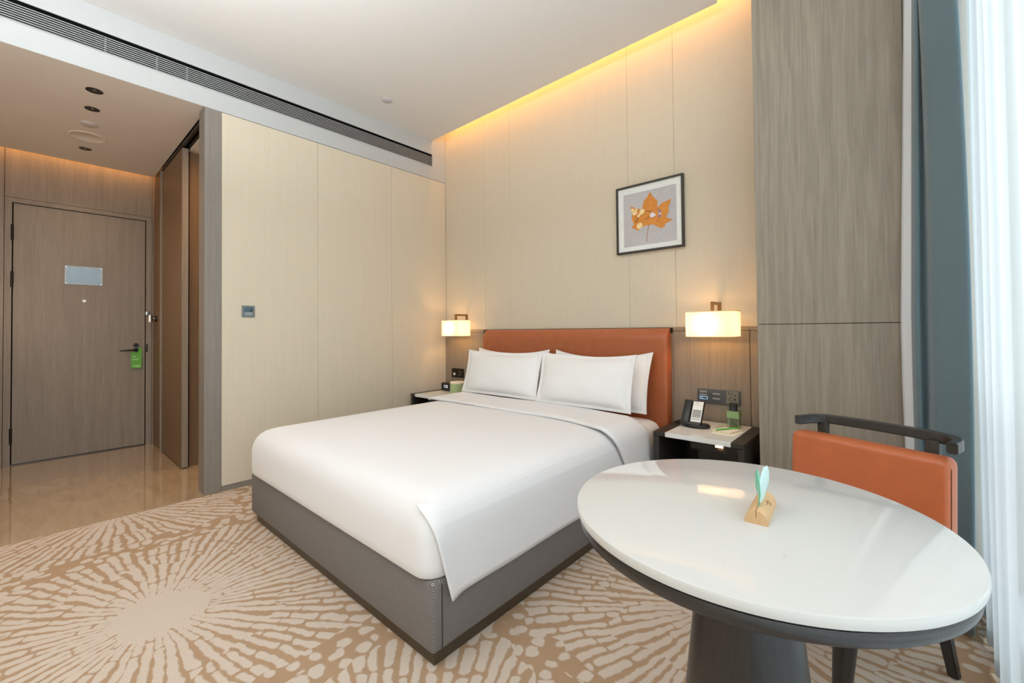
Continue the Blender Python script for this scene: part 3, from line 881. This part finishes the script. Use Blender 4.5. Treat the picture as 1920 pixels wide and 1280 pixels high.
s2 = thing('socket_panel', (-3.46, YP, .70), 'double dark socket panel on the wooden dado above the alarm clock', 'socket')
part('plate', B(-3.548, -3.36, YP-.010, YP, .653, .748, bev=.002), M_DARKMET, s2, smooth=0)
part('key', B(-3.52, -3.49, YP-.012, YP-.010, .675, .70, bev=.001), M_WHITEP, s2, smooth=0)
bm = bmesh.new()
for x, z in ((-3.42, .72), (-3.40, .71), (-3.41, .685), (-3.43, .68)): box(bm, x-.003, x+.003, YP-.0125, YP-.010, z-.007, z+.007)
part('socket_slot', bm, M_KEYT, s2, smooth=0)

# telephone
ph = thing('telephone', (-.95, 2.80, .531), 'black desk telephone with a white keypad label on the nightstand', 'telephone')
bm = lathe(bmesh.new(), [(.070, .531), (.078, .535), (.078, .547), (.072, .553), (.02, .555)], -.925, 2.775, 40, sx=1.0, sy=.72); part('foot', bm, M_BLACKP, ph)
def slab(bm, x0, x1, t0, t1, d0, d1, bev=0):
    # box in the plane of the sloping face: t along the slope, d out of it
    a = math.radians(58); ob = Vector((0, 2.752, .560)); up_ = Vector((0, math.cos(a), math.sin(a))); nn = Vector((0, -math.sin(a), math.cos(a)))
    vs = box(bm, x0, x1, d0, d1, t0, t1, bev)
    return ob, up_, nn
def slabpart(name, x0, x1, t0, t1, d0, d1, mat, par, bev=0, label=None):
    bm = bmesh.new(); ob, up_, nn = slab(bm, x0, x1, t0, t1, d0, d1, bev)
    for v in bm.verts: v.co = Vector((v.co.x, 0, 0))+ob+up_*v.co.z+nn*v.co.y
    return part(name, bm, mat, par, label, smooth=30)
body = slabpart('phone_body', -1.012, -.893, -.012, .150, -.022, 0, M_BLACKP, ph, .003)
slabpart('handset', -1.012, -.966, -.006, .148, .0, .014, M_BLACKP, ph, .005)
fp = slabpart('face_plate', -.958, -.897, .006, .143, 0, .0018, M_WHITEP, ph, 0, 'white printed face plate')
bm = bmesh.new()
for r_ in range(5):
    for c_ in range(6):
        box(bm, -.951+c_*.0084, -.9455+c_*.0084, .0018, .003, .036+r_*.0105, .043+r_*.0105)
for c_ in range(7): box(bm, -.95+c_*.0068, -.946+c_*.0068, .0018, .0024, .022, .026)
box(bm, -.948, -.925, .0018, .0022, .132, .1345); box(bm, -.948, -.905, .0018, .0022, .118, .119)
ob, up_, nn = slab(bmesh.new(), 0, 1, 0, 1, 0, 1)
for v in bm.verts: v.co = Vector((v.co.x, 0, 0))+ob+up_*v.co.z+nn*v.co.y
part('keypad', bm, M_BLACKP, fp, kind='stuff', smooth=0)
slabpart('ledge', -1.014, -.891, -.022, -.004, -.02, .022, M_BLACKP, ph, .004)
bm = cyl(bmesh.new(), (-.945, 2.775, .545), (-.945, 2.81, .60), .022, 16); part('stem', bm, M_BLACKP, ph)
pts = []
for k in range(150):
    s = k/149; a = s*2*PI*10.5
    bx = Vector((-1.010-.055*math.sin(s*PI), 2.77+.09*s, .540)); pts.append(bx+Vector((.0065*math.cos(a), .002*math.cos(a), .0065*math.sin(a))))
part('coiled_cord', tube(bmesh.new(), pts, .0022, 5), M_BLACKP, ph)

# remote holder
rh = thing('remote_holder', (-.735, 2.885, .531), 'clear green acrylic holder standing behind the notepad', 'holder')
x0, x1, y0, y1 = -.772, -.706, 2.86, 2.925
bm = bmesh.new()
box(bm, x0, x1, y0, y0+.003, .534, .642); box(bm, x0, x1, y1-.003, y1, .534, .642); box(bm, x0, x0+.003, y0, y1, .534, .642); box(bm, x1-.003, x1, y0, y1, .534, .642)
part('acrylic_wall', bm, M_ACRYL, rh, smooth=0)
part('base_plate', B(-.835, -.70, 2.80, 2.93, .531, .535, bev=.001), plain('pale_green_tray', (190, 196, 172), .25), rh, 'pale green base tray', smooth=0)
bm = bmesh.new(); box(bm, x0-.001, x1+.001, y0-.0015, y0+.0005, .596, .636); box(bm, x1-.0005, x1+.0015, y0, y1, .596, .636)
part('label_band', bm, plain('leaf_green_band', (142, 172, 118), .45), rh, 'green label band', smooth=0)
rc = thing('remote_control', (-.74, 2.89, .536), 'black remote control standing in the green acrylic holder', 'remote')
bm = bmesh.new(); box(bm, -.764, -.720, 2.878, 2.898, .536, .690, bev=.006, seg=3); part('case', bm, M_BLACKP, rc)
bm = bmesh.new()
cyl(bm, (-.742, 2.8785, .655), (-.742, 2.8755, .655), .013, 20)
for dz in (.676, .683): box(bm, -.756, -.728, 2.8765, 2.879, dz-.001, dz+.001)
part('button_ring', bm, plain('remote_grey', (52, 52, 56), .3), rc)

# notepad and pencil
npd = thing('notepad', (-.75, 2.76, .531), 'small stack of cream note sheets with green line on the nightstand', 'notepad', rz=math.radians(-14))
def sheet(ang, w, h, z, dx=0, dy=0, t_=.0012):
    bm = bmesh.new(); box(bm, -w/2, w/2, -h/2, h/2, z, z+t_)
    bmesh.ops.rotate(bm, verts=bm.verts, cent=(0, 0, 0), matrix=Matrix.Rotation(math.radians(ang), 3, 'Z'))
    bmesh.ops.translate(bm, verts=bm.verts, vec=(dx, dy, 0)); return bm
M_PAPER = plain('cream_paper', (226, 216, 188), .8); M_PAPER2 = plain('ivory_paper', (236, 232, 216), .8)
M_PGREEN = plain('pencil_green', (86, 190, 60), .4)
part('card_sheet', sheet(8, .125, .15, .0, .012, -.012), M_PAPER2, npd, local=True, smooth=0)
part('note_pad', sheet(0, .105, .14, .0014, 0, .01, .006), M_PAPER, npd, local=True, smooth=0)
part('top_sheet', sheet(-5, .10, .13, .0078, -.004, .014, .0006), M_PAPER2, npd, local=True, smooth=0)
pc = thing('pencil', (-.75, 2.77, .5415), 'bright green pencil lying across the notepad', 'pencil')
bm = tube(bmesh.new(), [(-.795, 2.705, .5445), (-.71, 2.85, .5445)], .0042, 6); part('shaft', bm, M_PGREEN, pc)
bm = tube(bmesh.new(), [(-.795, 2.705, .5445), (-.802, 2.693, .5445)], [.0042, .0006], 6); part('tip', bm, M_PAPER, pc)

# alarm clock and tissue pot
ck = thing('alarm_clock', (-3.43, 2.85, .531), 'small black digital alarm clock on the nightstand in the corner', 'clock')
bm = bmesh.new(); box(bm, -3.515, -3.345, 2.835, 2.895, .531, .612, bev=.006); part('case', bm, M_BLACKP, ck)
part('screen', B(-3.497, -3.363, 2.832, 2.836, .548, .600), plain('clock_screen', (44, 46, 56), .15), ck, smooth=0)
text('digits', '1:21', .040, (-3.435, 2.8312, .577), (PI/2, 0, 0), glow('clock_digits', (225, 228, 235), .8), ck)
tp = thing('tissue_pot', (-3.215, 2.80, .531), 'round pale green pot with a white top beside the alarm clock', 'pot')
bm = lathe(bmesh.new(), [(.072, .531), (.075, .534), (.075, .632)], -3.215, 2.80, 40); part('pot_body', bm, plain('sage_green', (176, 192, 138), .5), tp)
bm = lathe(bmesh.new(), [(.076, .630), (.076, .638), (.070, .646), (.02, .650)], -3.215, 2.80, 40); part('lid', bm, plain('cream_lid', (230, 224, 204), .5), tp)

# framed pressed leaf picture
PX, PZ = -1.3245, 1.977
pf = thing('picture_frame', (PX, YH, PZ), 'square black framed picture of an orange maple leaf above the headboard', 'picture')
hw, hh_ = .256, .256
bm = bmesh.new()
for a in ((PX-hw, PX+hw, PZ+hh_-.014, PZ+hh_), (PX-hw, PX+hw, PZ-hh_, PZ-hh_+.014), (PX-hw, PX-hw+.014, PZ-hh_+.014, PZ+hh_-.014), (PX+hw-.014, PX+hw, PZ-hh_+.014, PZ+hh_-.014)):
    box(bm, a[0], a[1], YH-.028, YH-.001, a[2], a[3])
part('frame', bm, plain('black_frame', (50, 44, 38), .4), pf, smooth=0)
part('mat_board', B(PX-hw+.012, PX+hw-.012, YH-.018, YH-.002, PZ-hh_+.012, PZ+hh_-.012), plain('white_mat', (232, 232, 228), .8), pf, smooth=0)
part('grey_paper', B(PX-.198, PX+.206, YH-.019, YH-.017, PZ-.206, PZ+.194), plain('lilac_grey_paper', (190, 186, 188), .8), pf, smooth=0)
leaf = [(0.012, 0.178), (0.029, 0.152), (0.04, 0.133), (0.059, 0.113), (0.068, 0.109), (0.07, 0.086), (0.067, 0.066), (0.073, 0.053), (0.1, 0.077), (0.132, 0.084), (0.17, 0.096), (0.161, 0.067), (0.151, 0.042), (0.147, 0.025), (0.155, 0.01), (0.135, -0.013), (0.132, -0.03), (0.148, -0.042), (0.179, -0.055), (0.152, -0.065), (0.12, -0.078), (0.122, -0.094), (0.095, -0.104), (0.065, -0.086), (0.037, -0.067), (0.018, -0.065), (-0.001, -0.066), (-0.025, -0.064), (-0.055, -0.073), (-0.08, -0.092), (-0.109, -0.078), (-0.134, -0.062), (-0.114, -0.042), (-0.123, -0.017), (-0.133, 0.014), (-0.128, 0.036), (-0.132, 0.061), (-0.139, 0.1), (-0.112, 0.085), (-0.077, 0.069), (-0.048, 0.059), (-0.045, 0.081), (-0.037, 0.108), (-0.032, 0.123), (-0.017, 0.136), (-0.005, 0.147)]
YL = YH-.0195
from mathutils.geometry import tessellate_polygon
bm = bmesh.new()
fa_ = [bm.verts.new((PX+x, YL, PZ+z)) for x, z in leaf]; fb_ = [bm.verts.new((PX+x, YL-.0012, PZ+z)) for x, z in leaf]
for a, b, c in tessellate_polygon([[Vector((x, z, 0)) for x, z in leaf]]):
    bm.faces.new((fa_[a], fa_[b], fa_[c])); bm.faces.new((fb_[c], fb_[b], fb_[a]))
for k in range(len(leaf)):
    k2 = (k+1) % len(leaf); bm.faces.new((fa_[k], fa_[k2], fb_[k2], fb_[k]))
lfm = plain('orange_leaf', (214, 138, 58), .7, vary=.10, scale=40)
lo = part('maple_leaf', bm, lfm, pf, smooth=0)
bm = tube(bmesh.new(), [(PX+.003, YL-.002, PZ-.060), (PX-.009, YL-.002, PZ-.12), (PX-.017, YL-.002, PZ-.186)], .0018, 6); part('leaf_stem', bm, plain('stem_brown', (178, 120, 84), .7), lo)
def blossom(x, z, r, mat, n=7):
    bm = bmesh.new(); rnd = random.Random(int(x*9999))
    for k in range(n):
        a = 2*PI*k/n; cx, cz, rr = PX+x+r*.62*math.cos(a), PZ+z+r*.62*math.sin(a), r*(.24+.14*rnd.random())
        poly(bm, [(cx+rr*math.cos(b*PI/4), YL-.0014, cz+rr*math.sin(b*PI/4)) for b in range(8)], .0008+.0003*k, (0, -1, 0))
    poly(bm, [(PX+x+r*.45*math.cos(b*PI/4), YL-.0013, PZ+z+r*.45*math.sin(b*PI/4)) for b in range(8)], .0007, (0, -1, 0))
    part('blossom', bm, mat, lo, smooth=0)
MC = plain('cream_petal', (240, 214, 160), .7); MW = plain('white_petal', (226, 220, 228), .7); ML = plain('lilac_petal', (160, 134, 150), .7)
for x, z, r in ((-.107, .042, .022), (-.048, .043, .022), (-.075, .015, .011), (-.069, -.059, .026), (-.125, .070, .014), (-.062, .028, .012), (-.093, .066, .012)): blossom(x, z, r, MC)
blossom(.031, .004, .021, MW, 9); blossom(.047, .0, .011, MW); blossom(.085, .022, .014, ML); blossom(.085, -.012, .014, ML); blossom(.088, .004, .010, MW)
bm = bmesh.new()
for p in ([(-.102, -.035), (-.088, -.01), (-.078, .012)], [(-.105, -.030), (-.10, .0), (-.105, .03)], [(-.098, -.03), (-.072, .0), (-.05, .035)], [(-.028, .043), (.03, .040)], [(.0, .036), (.03, .012)], [(.062, -.052), (.08, -.028), (.085, -.01)], [(-.02, -.01), (.02, .0)], [(-.03, -.02), (.03, -.012)], [(.06, .04), (.085, .035)], [(.097, .012), (.088, .008)]):
    tube(bm, [(PX+x, YL-.0022, PZ+z) for x, z in p], .0011, 5)
part('flower_stems', bm, plain('dark_stem', (96, 56, 36), .7), lo, kind='stuff')

# ------------------------------------------------------------------ round table
TX, TY, TR = -.253, 1.053, .366
tb = thing('round_table', (TX, TY, 0), 'round white topped table with dark rim on a dark conical pedestal', 'table')
bm = lathe(bmesh.new(), [(TR-.006, .7300), (TR-.001, .7325), (TR, .736), (TR, .7445), (TR-.0015, .7485), (TR-.005, .75)], TX, TY, 128)
def quartz():
    t = NT('veined_white_quartz', .03, 0, .5)
    p = t.pos(); f = t.noise(p, 26, 3, .5, .5)
    f2 = t.noise(p, 5, 4)
    g = t.math('MULTIPLY', t.math('GREATER_THAN', f, .715), t.math('GREATER_THAN', f2, .52))
    t.col(t.mix(t.math('MULTIPLY', g, .25), srgb((209, 206, 202)), srgb((164, 162, 158))))
    return t.m
part('table_top', bm, quartz(), tb, 'glossy white stone table top', smooth=40)
bm = lathe(bmesh.new(), [(TR-.03, .700), (TR-.012, .7015), (TR-.008, .705), (TR-.005, .722), (TR-.008, .7262)], TX, TY, 128); part('rim', bm, M_EBONY, tb, smooth=50)
bm = lathe(bmesh.new(), [(TR-.012, .726), (TR-.012, .7305)], TX, TY, 96); part('shadow_gap', bm, M_BLACK, tb)
bm = lathe(bmesh.new(), [(.166, 0), (.168, .012), (.160, .03), (.122, .37), (.088, .690), (.088, .701)], TX, TY, 64); part('pedestal', bm, M_EBONY, tb)

# card holder on the table
ch = thing('card_holder', (-.218, 1.048, .75), 'small light wooden block with a slot standing on the round table', 'card holder', rz=math.radians(3.6))
def blockprof(n=8):
    pts = [(-.021, 0), (.021, 0), (.021, .009)]
    for k in range(n+1):
        a = math.radians(12+156*k/n); pts.append((.0195*math.cos(a), .007+.020*math.sin(a)**.8))
    pts.append((-.021, .009)); return pts
bm = bmesh.new(); bp_ = blockprof()
sl_ = poly(bm, [(x, -.066, z) for x, z in bp_], .132, (0, 1, 0))
M_BEECH = wood('beech_wood', (206, 164, 118), (226, 188, 144), .6, cath=.4)
part('wood_block', bm, M_BEECH, ch, local=True, smooth=30)
part('slot', B(-.0007, .0007, -.0664, .0664, .013, .0278), plain('slot_brown', (150, 112, 78), .8), ch, local=True, smooth=0)
em = bmesh.new()
def brand(pts, r=.0006):
    # strokes burnt into the sloping side that faces the window; u along the block, v up the slope
    q_ = []
    for u, v in pts:
        th_ = math.radians(24+44*v)
        q_.append(Vector((.0198*math.cos(th_), u, .0072+.0202*math.sin(th_)**.8)))
    tube(em, q_, r, 6)
brand([(.006, .82), (.012, .62), (.006, .45), (-.002, .55), (.006, .70), (.014, .66)]); brand([(-.008, .62), (.018, .70)])
brand([(.006, .82), (.008, 1.0)]); brand([(.010, .30), (.006, .12)], .0011); brand([(.016, .34), (.014, .2)], .0009)
part('burnt_mark', em, plain('burnt_brown', (176, 122, 82), .7), ch, local=True)
def leafcard(name, lean, w, h, mat, lab, x, fan, y0):
    t = thing(name, (-.218, 1.048, .766), lab, 'card', rz=math.radians(3.6))
    bm = bmesh.new()
    N = 14
    def f(u, v):
        hh = h*u; ww = w*(math.sin(min(1, (.12+.88*u))*PI*.62+.12)**.7)*(1-u**5*.75)
        y = y0+(v-.5)*ww+lean[1]*hh
        return (x+lean[0]*hh+.003*math.sin(v*PI)*u+fan*(y-y0)*min(1, u*2.2), y, hh)
    grid(bm, N, 9, f)
    o = part('leaf_sheet', bm, mat, t, local=True, smooth=80)
    s_ = o.modifiers.new('thick', 'SOLIDIFY'); s_.thickness = .0012; s_.offset = 0
    return t
leafcard('table_card', (-.02, .06), .062, .078, plain('mint_green_card', (120, 208, 176), .5), 'mint green leaf shaped card in the wooden block, on the bed side', -.0012, -.30, -.020)
leafcard('table_card', (.03, .22), .078, .080, plain('pale_aqua_card', (206, 232, 228), .5), 'pale aqua printed leaf card in the wooden block, on the window side', .0012, .14, .006)

# ------------------------------------------------------------------ chair
CA = math.radians(-22)
CX, CY = -.065, 2.02
chair = thing('armchair', (CX, CY, 0), 'cognac leather chair with curved black wooden back rail behind the round table', 'chair', rz=CA)
# local frame: x along the back rail (towards the window), -y towards the table
def rail_path():
    pts = []
    hw_ = .212
    pts += [(-hw_+.010, -.085, .784), (-hw_+.013, -.055, .784), (-hw_+.020, -.02, .784), (-hw_+.036, .018, .784), (-hw_+.07, .038, .784)]
    pts += [(0, .05, .784)]
    pts += [(hw_-.07, .038, .784), (hw_-.010, .018, .784), (hw_+.022, -.018, .784), (hw_+.036, -.06, .784), (hw_+.040, -.11, .784)]
    # catmull smoothing
    P_ = [Vector(p) for p in pts]; out = []
    for i in range(len(P_)-1):
        p0 = P_[max(0, i-1)]; p1 = P_[i]; p2 = P_[i+1]; p3 = P_[min(len(P_)-1, i+2)]
        for k in range(5):
            s = k/5
            out.append(.5*((2*p1)+(p2-p0)*s+(2*p0-5*p1+4*p2-p3)*s*s+(3*p1-p0-3*p2+p3)*s**3))
    out.append(P_[-1]); return out
bm = bmesh.new(); pth = rail_path(); rings = []
for i, p in enumerate(pth):
    d = (pth[min(i+1, len(pth)-1)]-pth[max(i-1, 0)]).normalized(); s = Vector((0, 0, 1)).cross(d)
    w_, h_ = .013, .017
    c_ = .004
    sec = [(-w_+c_, -h_), (w_-c_, -h_), (w_, -h_+c_), (w_, h_-c_), (w_-c_, h_), (-w_+c_, h_), (-w_, h_-c_), (-w_, -h_+c_)]
    rings.append([bm.verts.new(p+s*a+Vector((0, 0, b))) for a, b in sec])
for a, b in zip(rings, rings[1:]):
    for k in range(8): bm.faces.new((a[k], a[(k+1) % 8], b[(k+1) % 8], b[k]))
bm.faces.new(list(reversed(rings[0]))); bm.faces.new(rings[-1])
part('back_rail', bm, M_EBONY, chair, 'curved black wooden back rail', local=True, smooth=40)
# backrest pad
def cpad():
    bm = bmesh.new()
    box(bm, -.235, .235, -.064, .018, .36, .742, bev=.024, seg=4)
    for v in bm.verts:
        v.co.y += .035*(1-(v.co.x/.235)**2)-.02
        v.co.y += (.736-v.co.z)*-.06
        v.co.z -= .006*(v.co.x/.235)**4
    return bm
pd = part('backrest', cpad(), M_LEATHERC, chair, local=True, smooth=60)
bm = bmesh.new()
def sy(x, z): return .035*(1-(x/.235)**2)-.02+(.736-z)*-.06
tube(bm, [(.2348, -.044+sy(.235, z), z) for z in [.38+.01*k for k in range(34)]], .0015, 6)
part('piping', bm, plain('dark_piping', (104, 52, 28), .5), pd, local=True)
# seat
bm = bmesh.new(); box(bm, -.225, .225, -.44, .02, .375, .455, bev=.03, seg=4); part('seat', bm, M_LEATHERC, chair, local=True, smooth=60)
bm = bmesh.new(); box(bm, -.20, .20, -.41, .0, .345, .38, bev=.004); part('seat_frame', bm, M_EBONY, chair, local=True)
# legs and posts
def cleg(p0, p1, r0, r1, n=4, label=None):
    bm = bmesh.new(); d = []
    a = Vector(p0); b = Vector(p1)
    R0, R1 = r0, r1
    def sq(c, r): return [bm.verts.new(c+Vector((x*r, y*r, 0))) for x, y in ((-1, -1), (1, -1), (1, 1), (-1, 1))]
    if n == 4:
        A, Bq = sq(a, R0), sq(b, R1)
        for k in range(4): bm.faces.new((A[k], A[(k+1) % 4], Bq[(k+1) % 4], Bq[k]))
        bm.faces.new(list(reversed(A))); bm.faces.new(Bq)
        bmesh.ops.bevel(bm, geom=list(bm.edges), offset=.004, segments=2, affect='EDGES')
    else: tube(bm, [a, b], [R0, R1], n)
    part('leg', bm, M_EBONY, chair, local=True, smooth=40)
cleg((-.195, .0, 0), (-.185, -.005, .40), .014, .019)
cleg((.185, .07, 0), (.150, -.005, .40), .014, .020)
cleg((-.195, -.42, 0), (-.195, -.39, .36), .015, .021, 20)
cleg((.085, -.40, 0), (.094, -.36, .36), .022, .038, 20)
for sx_ in (-.165, .165):
    bm = bmesh.new(); box(bm, sx_-.018, sx_+.018, .008, .028, .38, .775, bev=.003)
    part('back_post', bm, M_EBONY, chair, local=True)

# ------------------------------------------------------------------ curtains
dp = thing('drape', (.13, 2.45, 0), 'teal grey blackout drape with a white lining edge beside the oak pillar', 'curtain')
def dpath(s):
    # folds seen from the room: from the pillar towards the window
    pts = [(.066, 2.575), (.076, 2.50), (.090, 2.485), (.103, 2.515), (.114, 2.50), (.128, 2.41), (.170, 2.345), (.212, 2.285), (.219, 2.31), (.218, 2.36), (.208, 2.41), (.196, 2.45), (.206, 2.52), (.216, 2.57), (.21, 2.62)]
    k = s*(len(pts)-1); i = min(int(k), len(pts)-2); f = k-i
    p0 = pts[max(0, i-1)]; p1 = pts[i]; p2 = pts[i+1]; p3 = pts[min(len(pts)-1, i+2)]
    return tuple(.5*((2*p1[j])+(p2[j]-p0[j])*f+(2*p0[j]-5*p1[j]+4*p2[j]-p3[j])*f*f+(3*p1[j]-p0[j]-3*p2[j]+p3[j])*f**3) for j in (0, 1))
def df(u, v):
    x, y = dpath(u); z = .02+v*3.38
    w = min(1, u*16/7); w = w*w*(3-2*w)
    x += (1-w)*max(0, z-1.17)*.0187-w*.0145*((z-1.2)/1.2)**2
    x += .003*math.sin(z*1.7+u*15)*4*w*(1-w)
    y += .008*math.sin(z*1.3+u*9)*w*(1-w)*4
    return (x, y, z)
bm = bmesh.new(); grid(bm, 110, 30, df)
o = part('drape_cloth', bm, M_TEAL, dp, smooth=80)
s_ = o.modifiers.new('thick', 'SOLIDIFY'); s_.thickness = .004; s_.offset = 0
def lf_(u, v):
    z = .02+v*3.38
    x = .031+u*.037+.006*math.exp(-((z-.50)/.25)**2)+max(0, z-1.17)*(.025*(1-u)+.0187*u); y = 2.615-u*.038
    return (x+.0015*math.sin(z*9)*u, y, z)
bm = bmesh.new(); grid(bm, 5, 40, lf_)
o = part('white_lining', bm, M_LINING, dp, 'white lining edge turned towards the room', smooth=80)
s_ = o.modifiers.new('thick', 'SOLIDIFY'); s_.thickness = .004; s_.offset = 0
sh = thing('sheer_curtain', (.23, .4, 0), 'white translucent sheer curtain hanging in soft folds across the window', 'curtain')
def shf(u, v):
    s = u; y = 2.63-s*(2.63+.95)
    a = s*2*PI*19
    x = .240+.015*math.sin(a)+.006*math.sin(a*.37+1)+.022*max(0, min(1, (y-2.1)/.3))
    y += .012*math.sin(2*a+.6)
    z = .015+v*3.40
    x += .002*math.sin(z*2+s*20)
    return (x, y, z)
bm = bmesh.new(); grid(bm, 420, 8, shf)
part('voile', bm, M_SHEER, sh, smooth=80)
bm = bmesh.new(); grid(bm, 420, 2, lambda u, v: (shf(u, 0)[0]-.0008, shf(u, 0)[1], .014+v*.05))
part('hem', bm, M_SHEER, sh, smooth=80)
